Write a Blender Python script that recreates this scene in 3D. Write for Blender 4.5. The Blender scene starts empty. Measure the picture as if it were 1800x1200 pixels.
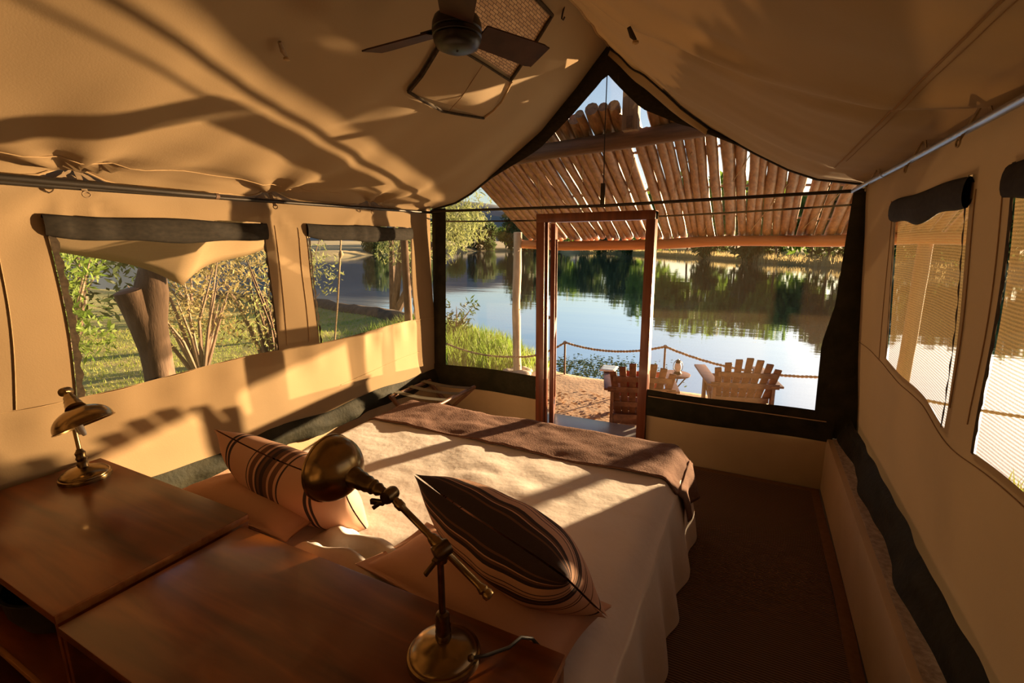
import bpy, bmesh, math, random
from mathutils import Vector, Matrix, noise
R = math.radians
rnd = random.Random(7)
scene = bpy.context.scene
COL = scene.collection

# ------------------------------------------------------------------ camera
cam_data = bpy.data.cameras.new('camera')
cam_data.sensor_width = 36.0
cam_data.lens = 840.0 / 1800.0 * 36.0
cam_data.clip_end = 3000.0
cam_data.clip_start = 0.02
cam = bpy.data.objects.new('camera', cam_data)
COL.objects.link(cam)
MC = Matrix(((0.8917774692723474, -0.08429552813417762, 0.44455281939808633),
             (0.4524360211323919, 0.17889424283855496, -0.8736695580487568),
             (-0.005881503217492004, 0.9802505362486674, 0.1976721884942402)))
cam.matrix_world = Matrix.Translation((0, 0, 1.75)) @ MC.to_4x4()
scene.camera = cam

# ------------------------------------------------------------------ exposure
vs = scene.view_settings
vs.view_transform = 'Standard'
vs.look = 'None'
vs.exposure = 0.0
vs.gamma = 1.0
vs.use_curve_mapping = False
scene.cycles.max_bounces = 10
scene.cycles.diffuse_bounces = 6
scene.cycles.transparent_max_bounces = 16
scene.cycles.use_denoising = True
scene.cycles.sample_clamp_indirect = 6.0

# ------------------------------------------------------------------ sky, sun and the sun's glint off the lake
SUN_AZ = R(62.0)          # from +x towards +y
SUN_EL = R(9.6)
world = bpy.data.worlds.new('sky')
scene.world = world
world.use_nodes = True
wn = world.node_tree
wn.nodes.clear()
w_out = wn.nodes.new('ShaderNodeOutputWorld')
w_bg = wn.nodes.new('ShaderNodeBackground')
w_sky = wn.nodes.new('ShaderNodeTexSky')
w_sky.sky_type = 'NISHITA'
w_sky.sun_disc = False
w_sky.sun_elevation = R(16.0)
w_sky.sun_rotation = math.pi / 2 - SUN_AZ
w_sky.air_density = 1.0
w_sky.dust_density = 1.0
w_sky.ozone_density = 1.0
w_bg.inputs['Strength'].default_value = 0.16
wn.links.new(w_sky.outputs[0], w_bg.inputs[0])
wn.links.new(w_bg.outputs[0], w_out.inputs[0])

sun_dir = Vector((math.cos(SUN_AZ) * math.cos(SUN_EL), math.sin(SUN_AZ) * math.cos(SUN_EL), math.sin(SUN_EL)))
sun_data = bpy.data.lights.new('sun', 'SUN')
sun_data.energy = 26.0
sun_data.color = (1.0, 0.69, 0.38)
sun_data.angle = R(0.8)
sun = bpy.data.objects.new('sun', sun_data)
sun.rotation_euler = sun_dir.to_track_quat('Z', 'Y').to_euler()
sun.location = (10, 20, 8)
COL.objects.link(sun)

# the low sun glittering on the water throws a second beam up under the roof
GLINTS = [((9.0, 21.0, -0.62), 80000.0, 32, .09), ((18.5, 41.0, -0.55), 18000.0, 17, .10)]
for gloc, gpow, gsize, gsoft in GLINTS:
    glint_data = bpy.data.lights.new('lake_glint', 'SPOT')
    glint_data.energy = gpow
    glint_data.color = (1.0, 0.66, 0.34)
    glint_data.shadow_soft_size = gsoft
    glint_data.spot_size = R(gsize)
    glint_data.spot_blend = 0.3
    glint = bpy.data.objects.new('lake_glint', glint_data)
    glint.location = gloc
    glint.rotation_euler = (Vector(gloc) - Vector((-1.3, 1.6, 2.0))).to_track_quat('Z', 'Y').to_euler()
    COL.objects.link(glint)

# ------------------------------------------------------------------ materials
def mk(name):
    m = bpy.data.materials.new(name)
    m.use_nodes = True
    nt = m.node_tree
    for n in list(nt.nodes):
        if n.type != 'OUTPUT_MATERIAL':
            nt.nodes.remove(n)
    out = [n for n in nt.nodes if n.type == 'OUTPUT_MATERIAL'][0]
    return m, nt, out

def node(nt, t, **kw):
    n = nt.nodes.new(t)
    for k, v in kw.items():
        if k in n.inputs.keys():
            n.inputs[k].default_value = v
        else:
            setattr(n, k, v)
    return n

def coords(nt, kind='Object', scale=(1, 1, 1)):
    tc = node(nt, 'ShaderNodeTexCoord')
    mp = node(nt, 'ShaderNodeMapping')
    mp.inputs['Scale'].default_value = scale
    nt.links.new(tc.outputs[kind], mp.inputs['Vector'])
    return mp.outputs[0]

def ramp(nt, fac, stops, interp='LINEAR'):
    r = node(nt, 'ShaderNodeValToRGB')
    cr = r.color_ramp
    cr.interpolation = interp
    while len(cr.elements) < len(stops):
        cr.elements.new(0.5)
    for e, (p, c) in zip(cr.elements, stops):
        e.position = p
        e.color = (c[0], c[1], c[2], 1)
    nt.links.new(fac, r.inputs[0])
    return r.outputs[0]

def simple(name, c1, c2=None, rough=0.7, metal=0.0, scale=(4, 4, 4), detail=4, bump=0.0, bscale=None, coat=0.0, translucent=0.0, tcol=None, spec=0.5, kind='Object', lo=0.3, hi=0.7, distortion=0.0):
    m, nt, out = mk(name)
    b = node(nt, 'ShaderNodeBsdfPrincipled')
    b.inputs['Roughness'].default_value = rough
    b.inputs['Metallic'].default_value = metal
    b.inputs['Specular IOR Level'].default_value = spec
    if coat:
        b.inputs['Coat Weight'].default_value = coat
        b.inputs['Coat Roughness'].default_value = 0.12
    if c2 is None:
        b.inputs['Base Color'].default_value = (*c1, 1)
    else:
        v = coords(nt, kind, scale)
        nz = node(nt, 'ShaderNodeTexNoise')
        nz.inputs['Scale'].default_value = 1.0
        nz.inputs['Detail'].default_value = detail
        nz.inputs['Distortion'].default_value = distortion
        nt.links.new(v, nz.inputs['Vector'])
        nt.links.new(ramp(nt, nz.outputs['Fac'], [(lo, c1), (hi, c2)]), b.inputs['Base Color'])
    if bump:
        v = coords(nt, kind, bscale or tuple(s * 4 for s in scale))
        nz = node(nt, 'ShaderNodeTexNoise')
        nz.inputs['Scale'].default_value = 1.0
        nz.inputs['Detail'].default_value = 5
        nt.links.new(v, nz.inputs['Vector'])
        bp = node(nt, 'ShaderNodeBump')
        bp.inputs['Strength'].default_value = bump
        bp.inputs['Distance'].default_value = 0.01
        nt.links.new(nz.outputs['Fac'], bp.inputs['Height'])
        nt.links.new(bp.outputs[0], b.inputs['Normal'])
    if translucent:
        t = node(nt, 'ShaderNodeBsdfTranslucent')
        t.inputs[0].default_value = (*(tcol or c1), 1)
        mx = node(nt, 'ShaderNodeMixShader')
        mx.inputs[0].default_value = translucent
        nt.links.new(b.outputs[0], mx.inputs[1])
        nt.links.new(t.outputs[0], mx.inputs[2])
        nt.links.new(mx.outputs[0], out.inputs[0])
    else:
        nt.links.new(b.outputs[0], out.inputs[0])
    return m

def stripes(name, stops, axis='v', rough=0.85):
    """woven stripes across a cloth, laid along its own uv"""
    m, nt, out = mk(name)
    b = node(nt, 'ShaderNodeBsdfPrincipled', Roughness=rough)
    b.inputs['Specular IOR Level'].default_value = 0.15
    tc = node(nt, 'ShaderNodeTexCoord')
    sp = node(nt, 'ShaderNodeSeparateXYZ')
    nt.links.new(tc.outputs['UV'], sp.inputs[0])
    nt.links.new(ramp(nt, sp.outputs[0 if axis == 'u' else 1], stops, 'CONSTANT'), b.inputs['Base Color'])
    v = coords(nt, 'UV', (220, 220, 1))
    nz = node(nt, 'ShaderNodeTexNoise', Scale=1.0, Detail=3.0)
    nt.links.new(v, nz.inputs['Vector'])
    bp = node(nt, 'ShaderNodeBump', Strength=0.3, Distance=0.004)
    nt.links.new(nz.outputs['Fac'], bp.inputs['Height'])
    nt.links.new(bp.outputs[0], b.inputs['Normal'])
    nt.links.new(b.outputs[0], out.inputs[0])
    return m

def screen(name, col, opac, lines, depth, warp=0.0, tcol=None, glow=0.5):
    """woven insect or shade netting: threads over clear gaps; lines = threads a metre up the cloth"""
    m, nt, out = mk(name)
    tr = node(nt, 'ShaderNodeBsdfTransparent')
    d = node(nt, 'ShaderNodeBsdfDiffuse')
    d.inputs[0].default_value = (*col, 1)
    t = node(nt, 'ShaderNodeBsdfTranslucent')
    t.inputs[0].default_value = (*(tcol or col), 1)
    mx = node(nt, 'ShaderNodeMixShader')
    mx.inputs[0].default_value = glow
    nt.links.new(d.outputs[0], mx.inputs[1])
    nt.links.new(t.outputs[0], mx.inputs[2])
    tc = node(nt, 'ShaderNodeTexCoord')
    sp = node(nt, 'ShaderNodeSeparateXYZ')
    nt.links.new(tc.outputs['Object'], sp.inputs[0])
    nz = node(nt, 'ShaderNodeTexNoise', Scale=2.5, Detail=1.0)
    nt.links.new(tc.outputs['Object'], nz.inputs['Vector'])
    ad = node(nt, 'ShaderNodeMath', operation='MULTIPLY_ADD')
    nt.links.new(nz.outputs['Fac'], ad.inputs[0])
    ad.inputs[1].default_value = warp
    nt.links.new(sp.outputs[2], ad.inputs[2])
    mu = node(nt, 'ShaderNodeMath', operation='MULTIPLY')
    nt.links.new(ad.outputs[0], mu.inputs[0])
    mu.inputs[1].default_value = lines * 2 * math.pi
    si = node(nt, 'ShaderNodeMath', operation='SINE')
    nt.links.new(mu.outputs[0], si.inputs[0])
    # knots along the threads
    n2 = node(nt, 'ShaderNodeTexNoise', Scale=220.0, Detail=1.0)
    nt.links.new(tc.outputs['Object'], n2.inputs['Vector'])
    n3 = node(nt, 'ShaderNodeMath', operation='MULTIPLY_ADD')
    nt.links.new(n2.outputs['Fac'], n3.inputs[0])
    n3.inputs[1].default_value = depth
    n3.inputs[2].default_value = opac - depth * 0.5
    mo = node(nt, 'ShaderNodeMath', operation='MULTIPLY_ADD', use_clamp=True)
    nt.links.new(si.outputs[0], mo.inputs[0])
    mo.inputs[1].default_value = depth * 0.75
    nt.links.new(n3.outputs[0], mo.inputs[2])
    fin = node(nt, 'ShaderNodeMixShader')
    nt.links.new(mo.outputs[0], fin.inputs[0])
    nt.links.new(tr.outputs[0], fin.inputs[1])
    nt.links.new(mx.outputs[0], fin.inputs[2])
    nt.links.new(fin.outputs[0], out.inputs[0])
    return m

def wood(name, c1, c2, c3, scale, rough=0.45, coat=0.0, bump=0.15, spec=0.5):
    m, nt, out = mk(name)
    b = node(nt, 'ShaderNodeBsdfPrincipled', Roughness=rough)
    b.inputs['Coat Weight'].default_value = coat
    b.inputs['Coat Roughness'].default_value = 0.13
    b.inputs['Specular IOR Level'].default_value = spec
    v = coords(nt, 'Object', scale)
    nz = node(nt, 'ShaderNodeTexNoise', Scale=1.0, Detail=7.0, Distortion=0.6)
    nt.links.new(v, nz.inputs['Vector'])
    nt.links.new(ramp(nt, nz.outputs['Fac'], [(0.28, c1), (0.5, c2), (0.74, c3)]), b.inputs['Base Color'])
    v2 = coords(nt, 'Object', tuple(s * 5 for s in scale))
    nz2 = node(nt, 'ShaderNodeTexNoise', Scale=1.0, Detail=4.0)
    nt.links.new(v2, nz2.inputs['Vector'])
    bp = node(nt, 'ShaderNodeBump', Strength=bump, Distance=0.004)
    nt.links.new(nz2.outputs['Fac'], bp.inputs['Height'])
    nt.links.new(bp.outputs[0], b.inputs['Normal'])
    if coat:
        rr = node(nt, 'ShaderNodeTexNoise', Scale=6.0, Detail=3.0)
        nt.links.new(coords(nt), rr.inputs['Vector'])
        mr = node(nt, 'ShaderNodeMapRange')
        mr.inputs['To Min'].default_value = 0.05
        mr.inputs['To Max'].default_value = 0.16
        nt.links.new(rr.outputs['Fac'], mr.inputs['Value'])
        nt.links.new(mr.outputs[0], b.inputs['Coat Roughness'])
    nt.links.new(b.outputs[0], out.inputs[0])
    return m

CANVAS = (0.315, 0.220, 0.118)
M = {}
M['canvas'] = simple('canvas', CANVAS, (0.28, 0.194, 0.103), rough=0.85, scale=(2.2, 2.2, 2.2), bump=0.06, bscale=(160, 160, 160), translucent=0.02, tcol=(0.5, 0.33, 0.18), spec=0.15)
M['canvas_roof'] = simple('canvas_roof', (0.325, 0.226, 0.121), (0.285, 0.198, 0.105), rough=0.85, scale=(1.6, 1.6, 1.6), bump=0.05, bscale=(140, 140, 140), translucent=0.03, tcol=(0.55, 0.30, 0.12), spec=0.15)
M['hem'] = simple('hem', (0.45, 0.31, 0.17), (0.36, 0.25, 0.13), rough=0.9, scale=(30, 30, 30), spec=0.1)
M['seam'] = simple('seam', (0.26, 0.16, 0.08), rough=0.9, spec=0.1)
M['green'] = simple('green_canvas', (0.016, 0.016, 0.008), (0.034, 0.030, 0.016), rough=0.75, scale=(9, 9, 9), bump=0.4, bscale=(40, 40, 40), spec=0.15)
M['black_cloth'] = simple('black_cloth', (0.018, 0.015, 0.011), (0.032, 0.026, 0.018), rough=0.85, scale=(30, 30, 60), spec=0.2)
M['velcro'] = simple('velcro', (0.075, 0.055, 0.035), (0.035, 0.027, 0.02), rough=0.95, scale=(50, 50, 50), spec=0.1)
M['plaster'] = simple('plaster', (0.46, 0.33, 0.185), (0.40, 0.285, 0.155), rough=0.75, scale=(3, 3, 3), bump=0.18, bscale=(26, 26, 26), spec=0.25)
M['ledge'] = simple('ledge', (0.42, 0.33, 0.22), (0.22, 0.16, 0.1), rough=0.9, scale=(45, 45, 45), bump=0.5, bscale=(90, 90, 90))
M['concrete'] = simple('concrete', (0.20, 0.20, 0.21), (0.16, 0.16, 0.17), rough=0.3, scale=(5, 5, 5))
M['steel'] = simple('galvanised_steel', (0.46, 0.50, 0.55), (0.34, 0.37, 0.42), rough=0.35, metal=1.0, scale=(20, 3, 20))
M['black_metal'] = simple('black_metal', (0.030, 0.026, 0.022), (0.055, 0.045, 0.035), rough=0.42, metal=0.6, scale=(15, 4, 15))
M['iron'] = simple('rusty_iron', (0.10, 0.06, 0.04), (0.17, 0.10, 0.06), rough=0.7, metal=0.4, scale=(30, 30, 30))
M['brass'] = simple('aged_brass', (0.36, 0.245, 0.11), (0.15, 0.10, 0.045), rough=0.24, metal=1.0, scale=(9, 9, 9), detail=6, lo=0.35, hi=0.75)
M['brass_dark'] = simple('dark_brass', (0.24, 0.165, 0.08), (0.09, 0.06, 0.03), rough=0.3, metal=1.0, scale=(26, 26, 26))
M['bulb'] = simple('bulb_glass', (0.82, 0.80, 0.74), rough=0.15)
M['cord'] = simple('cord', (0.02, 0.017, 0.014), rough=0.6)
M['table'] = wood('table_wood', (0.060, 0.014, 0.002), (0.165, 0.042, 0.005), (0.31, 0.092, 0.011), (1.2, 10, 10), rough=0.30, coat=0.18, bump=0.03)
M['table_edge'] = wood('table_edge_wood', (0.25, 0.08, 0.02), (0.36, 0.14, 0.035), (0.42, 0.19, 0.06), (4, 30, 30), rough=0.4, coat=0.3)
M['door'] = wood('door_wood', (0.09, 0.022, 0.009), (0.15, 0.038, 0.014), (0.21, 0.06, 0.022), (24, 24, 1.6), rough=0.38, coat=0.25)
M['bamboo'] = wood('bamboo', (0.15, 0.065, 0.022), (0.24, 0.112, 0.040), (0.35, 0.175, 0.070), (30, 3.0, 30), rough=0.55, bump=0.2)
M['node'] = simple('bamboo_node', (0.14, 0.075, 0.035), rough=0.7)
M['beam'] = wood('beam_wood', (0.06, 0.026, 0.012), (0.11, 0.05, 0.022), (0.16, 0.075, 0.033), (2, 26, 26), rough=0.7, bump=0.5)
M['beam_front'] = wood('front_beam_wood', (0.36, 0.115, 0.025), (0.44, 0.15, 0.035), (0.50, 0.20, 0.055), (2, 26, 26), rough=0.6, bump=0.4)
M['log'] = wood('log_wood', (0.26, 0.19, 0.13), (0.42, 0.33, 0.24), (0.55, 0.46, 0.35), (14, 14, 2.2), rough=0.85, bump=0.6)
M['post'] = wood('post_wood', (0.14, 0.085, 0.05), (0.22, 0.14, 0.085), (0.30, 0.20, 0.13), (30, 30, 2), rough=0.8, bump=0.4)
M['chair'] = wood('chair_wood', (0.075, 0.026, 0.013), (0.12, 0.045, 0.022), (0.18, 0.075, 0.038), (18, 18, 18), rough=0.45, bump=0.2)
M['bark'] = wood('bark', (0.055, 0.032, 0.018), (0.105, 0.063, 0.036), (0.17, 0.11, 0.065), (14, 14, 3), rough=0.9, bump=0.8)
M['cutwood'] = simple('cut_wood', (0.30, 0.15, 0.07), (0.18, 0.08, 0.04), rough=0.8, scale=(8, 8, 8))
M['twig'] = simple('twig', (0.20, 0.13, 0.085), (0.30, 0.21, 0.14), rough=0.9, scale=(6, 6, 6))
M['rope'] = simple('rope', (0.40, 0.30, 0.18), (0.24, 0.17, 0.10), rough=0.95, scale=(50, 50, 50), bump=0.5, bscale=(140, 140, 140))
M['rattan'] = None
M['sheet'] = simple('sheet_cloth', (0.66, 0.60, 0.54), (0.60, 0.54, 0.48), rough=0.85, scale=(3, 3, 3), bump=0.25, bscale=(24, 24, 24), spec=0.12)
M['pillow'] = simple('pillow_cloth', (0.56, 0.33, 0.21), (0.50, 0.29, 0.18), rough=0.8, scale=(3, 3, 3), bump=0.15, bscale=(30, 30, 30), spec=0.2)
M['throw'] = simple('throw_cloth', (0.145, 0.082, 0.060), (0.19, 0.112, 0.083), rough=0.95, scale=(30, 30, 30), bump=0.4, bscale=(110, 110, 110), spec=0.08)
M['fan'] = simple('fan_body', (0.012, 0.009, 0.007), (0.02, 0.015, 0.011), rough=0.38, metal=0.0, scale=(12, 12, 12), spec=0.3)
M['blade'] = wood('blade_wood', (0.028, 0.011, 0.006), (0.045, 0.018, 0.010), (0.06, 0.026, 0.014), (10, 10, 10), rough=0.55, bump=0.05, spec=0.2)
M['webbing'] = simple('webbing', (0.30, 0.21, 0.12), (0.20, 0.14, 0.08), rough=0.9, scale=(60, 60, 60))
M['rackwood'] = wood('rack_wood', (0.10, 0.045, 0.02), (0.16, 0.075, 0.035), (0.22, 0.11, 0.055), (20, 20, 20), rough=0.45)
M['rackstrap'] = simple('rack_strap', (0.11, 0.09, 0.05), (0.08, 0.065, 0.035), rough=0.9, scale=(40, 40, 40))
M['sand'] = simple('sand', (0.40, 0.26, 0.16), (0.28, 0.18, 0.11), rough=0.95, scale=(4, 4, 4), bump=0.8, bscale=(20, 20, 20))
M['lawn'] = simple('lawn', (0.20, 0.25, 0.05), (0.42, 0.34, 0.12), rough=0.95, scale=(1.6, 1.6, 1.6), detail=8, bump=1.0, bscale=(24, 24, 24))
M['farland'] = simple('far_land', (0.26, 0.23, 0.10), (0.40, 0.31, 0.16), rough=0.95, scale=(0.12, 0.12, 0.12), detail=8)
M['earth'] = simple('earth', (0.13, 0.095, 0.06), (0.07, 0.05, 0.033), rough=0.95, scale=(5, 5, 5), bump=0.8, bscale=(18, 18, 18))
M['hill'] = simple('hill', (0.15, 0.18, 0.20), (0.11, 0.14, 0.155), rough=1.0, scale=(0.03, 0.03, 0.03), detail=8)  # forest tone shifted to blue grey, distance haze put into the colour
def leafmat(n, a, b):
    return simple(n, a, b, rough=0.6, scale=(3, 3, 3), translucent=0.4, tcol=tuple(min(1, c * 1.5) for c in a), spec=0.25)
M['leaf_green'] = leafmat('leaf_green', (0.10, 0.17, 0.025), (0.18, 0.24, 0.045))
M['leaf_dark'] = leafmat('leaf_dark', (0.040, 0.065, 0.020), (0.075, 0.10, 0.032))
M['leaf_pale'] = leafmat('leaf_pale', (0.22, 0.25, 0.09), (0.32, 0.32, 0.13))
M['leaf_dry'] = leafmat('leaf_dry', (0.30, 0.24, 0.10), (0.22, 0.20, 0.07))
M['leaf_far'] = leafmat('leaf_far', (0.060, 0.095, 0.030), (0.13, 0.15, 0.05))
M['blade_grass'] = leafmat('grass_blade', (0.15, 0.23, 0.035), (0.27, 0.30, 0.07))
M['blade_lawn'] = leafmat('lawn_blade', (0.24, 0.32, 0.05), (0.42, 0.38, 0.10))
M['reed'] = leafmat('reed', (0.42, 0.34, 0.17), (0.30, 0.25, 0.10))
M['dead_leaf'] = leafmat('dead_leaf', (0.35, 0.20, 0.09), (0.22, 0.12, 0.06))
M['fly'] = simple('fly_canvas', (0.62, 0.45, 0.26), (0.55, 0.40, 0.23), rough=0.9, scale=(3, 3, 3), translucent=0.25, tcol=(0.62, 0.42, 0.22), spec=0.1)
M['stone'] = simple('stone', (0.36, 0.31, 0.25), (0.24, 0.20, 0.16), rough=0.9, scale=(6, 6, 6), bump=0.6)
M['white'] = simple('white_paper', (0.74, 0.73, 0.70), (0.62, 0.62, 0.60), rough=0.4, scale=(30, 30, 30))
M['screen_glass'] = simple('tablet_glass', (0.30, 0.36, 0.40), (0.48, 0.53, 0.55), rough=0.1, scale=(9, 9, 9))
M['red'] = simple('red_cloth', (0.42, 0.09, 0.05), (0.34, 0.07, 0.04), rough=0.9, scale=(10, 10, 10))
M['basin'] = simple('basin', (0.020, 0.020, 0.019), (0.03, 0.029, 0.027), rough=0.5, scale=(10, 10, 10))
M['velvet_edge'] = simple('rug_border', (0.19, 0.10, 0.045), (0.15, 0.078, 0.035), rough=0.95, scale=(40, 40, 40), spec=0.1)
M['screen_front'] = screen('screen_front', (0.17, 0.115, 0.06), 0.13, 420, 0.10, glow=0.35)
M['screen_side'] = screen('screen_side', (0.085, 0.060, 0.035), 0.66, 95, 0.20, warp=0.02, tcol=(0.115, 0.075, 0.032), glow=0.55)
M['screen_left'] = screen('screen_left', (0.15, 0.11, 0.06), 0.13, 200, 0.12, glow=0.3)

# striped cushions: cream cloth with brown woven bands
cream, brn, dbr = (0.58, 0.35, 0.24), (0.15, 0.075, 0.048), (0.05, 0.034, 0.032)
M['stripe_narrow'] = stripes('cushion_stripe_bands', [(0, cream), (0.16, dbr), (0.175, cream), (0.185, dbr), (0.205, cream), (0.36, dbr), (0.37, cream), (0.385, brn), (0.42, cream), (0.435, dbr), (0.45, brn), (0.47, dbr),
    (0.50, brn), (0.53, cream), (0.545, brn), (0.58, cream), (0.60, dbr), (0.61, cream), (0.78, dbr), (0.80, cream), (0.81, dbr), (0.825, cream)], 'u')
M['stripe_wide'] = stripes('cushion_stripe_broad', [(0, cream), (0.12, dbr), (0.14, cream), (0.30, brn), (0.315, cream), (0.46, dbr), (0.475, cream), (0.50, brn), (0.515, cream), (0.60, dbr), (0.64, brn), (0.66, dbr),
    (0.70, cream), (0.72, brn), (0.735, cream), (0.77, dbr), (0.785, cream), (0.85, dbr), (0.88, brn), (0.90, cream), (0.91, dbr), (0.94, brn), (0.95, dbr)], 'v')

# basket weave mat
def weave():
    m, nt, out = mk('reed_weave')
    b = node(nt, 'ShaderNodeBsdfPrincipled', Roughness=0.7)
    v = coords(nt, 'UV', (1, 1, 1))
    br = node(nt, 'ShaderNodeTexBrick')
    br.inputs['Scale'].default_value = 9.0
    br.inputs['Color1'].default_value = (0.60, 0.38, 0.18, 1)
    br.inputs['Color2'].default_value = (0.42, 0.24, 0.10, 1)
    br.inputs['Mortar'].default_value = (0.10, 0.05, 0.022, 1)
    br.inputs['Mortar Size'].default_value = 0.03
    br.inputs['Row Height'].default_value = 0.34
    br.inputs['Brick Width'].default_value = 0.62
    br.offset = 0.35
    nt.links.new(v, br.inputs['Vector'])
    nt.links.new(br.outputs['Color'], b.inputs['Base Color'])
    bp = node(nt, 'ShaderNodeBump', Strength=0.8, Distance=0.01)
    bp.invert = True
    nt.links.new(br.outputs['Fac'], bp.inputs['Height'])
    nt.links.new(bp.outputs[0], b.inputs['Normal'])
    nt.links.new(b.outputs[0], out.inputs[0])
    return m
M['weave'] = weave()

# ribbed sisal
def sisal():
    m, nt, out = mk('sisal')
    b = node(nt, 'ShaderNodeBsdfPrincipled', Roughness=0.9)
    b.inputs['Specular IOR Level'].default_value = 0.2
    v = coords(nt, 'Object', (1, 1, 1))
    wv = node(nt, 'ShaderNodeTexWave', Scale=24.0, Distortion=0.6, Detail=1.0)
    wv.bands_direction = 'Y'
    nt.links.new(v, wv.inputs['Vector'])
    nt.links.new(ramp(nt, wv.outputs['Fac'], [(0.1, (0.06, 0.033, 0.018)), (0.8, (0.21, 0.125, 0.075))]), b.inputs['Base Color'])
    bp = node(nt, 'ShaderNodeBump', Strength=0.7, Distance=0.01)
    nt.links.new(wv.outputs['Fac'], bp.inputs['Height'])
    nt.links.new(bp.outputs[0], b.inputs['Normal'])
    nt.links.new(b.outputs[0], out.inputs[0])
    return m
M['sisal'] = sisal()

def lakemat():
    m, nt, out = mk('lake_water')
    g = node(nt, 'ShaderNodeBsdfGlossy', Roughness=0.03)
    g.inputs[0].default_value = (0.86, 0.90, 0.95, 1)
    d = node(nt, 'ShaderNodeBsdfDiffuse')
    d.inputs[0].default_value = (0.05, 0.08, 0.10, 1)
    mx = node(nt, 'ShaderNodeMixShader')
    lw = node(nt, 'ShaderNodeLayerWeight', Blend=0.5)
    mr = node(nt, 'ShaderNodeMapRange')
    mr.inputs['From Min'].default_value = 0.3
    mr.inputs['From Max'].default_value = 0.95
    mr.inputs['To Min'].default_value = 0.45
    mr.inputs['To Max'].default_value = 0.92
    nt.links.new(lw.outputs['Facing'], mr.inputs['Value'])
    nt.links.new(mr.outputs[0], mx.inputs[0])
    nt.links.new(d.outputs[0], mx.inputs[1])
    nt.links.new(g.outputs[0], mx.inputs[2])
    v = coords(nt, 'Object', (0.10, 0.55, 0.3))
    nz = node(nt, 'ShaderNodeTexNoise', Scale=1.0, Detail=5.0, Roughness=0.55)
    nt.links.new(v, nz.inputs['Vector'])
    bp = node(nt, 'ShaderNodeBump', Strength=0.035, Distance=0.25)
    nt.links.new(nz.outputs['Fac'], bp.inputs['Height'])
    nt.links.new(bp.outputs[0], g.inputs['Normal'])
    nt.links.new(mx.outputs[0], out.inputs[0])
    return m
M['lake'] = lakemat()

# ------------------------------------------------------------------ mesh building
WL = {}

def tag(o, label=None, cat=None, group=None, kind=None):
    if label: o['label'] = label
    if cat: o['category'] = cat
    if group: o['group'] = group
    if kind: o['kind'] = kind
    return o

def empty(name, loc=(0, 0, 0), **kw):
    o = bpy.data.objects.new(name, None)
    o.empty_display_size = 0.1
    o.location = loc
    COL.objects.link(o)
    WL[o] = Vector(loc)
    return tag(o, **kw)

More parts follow.
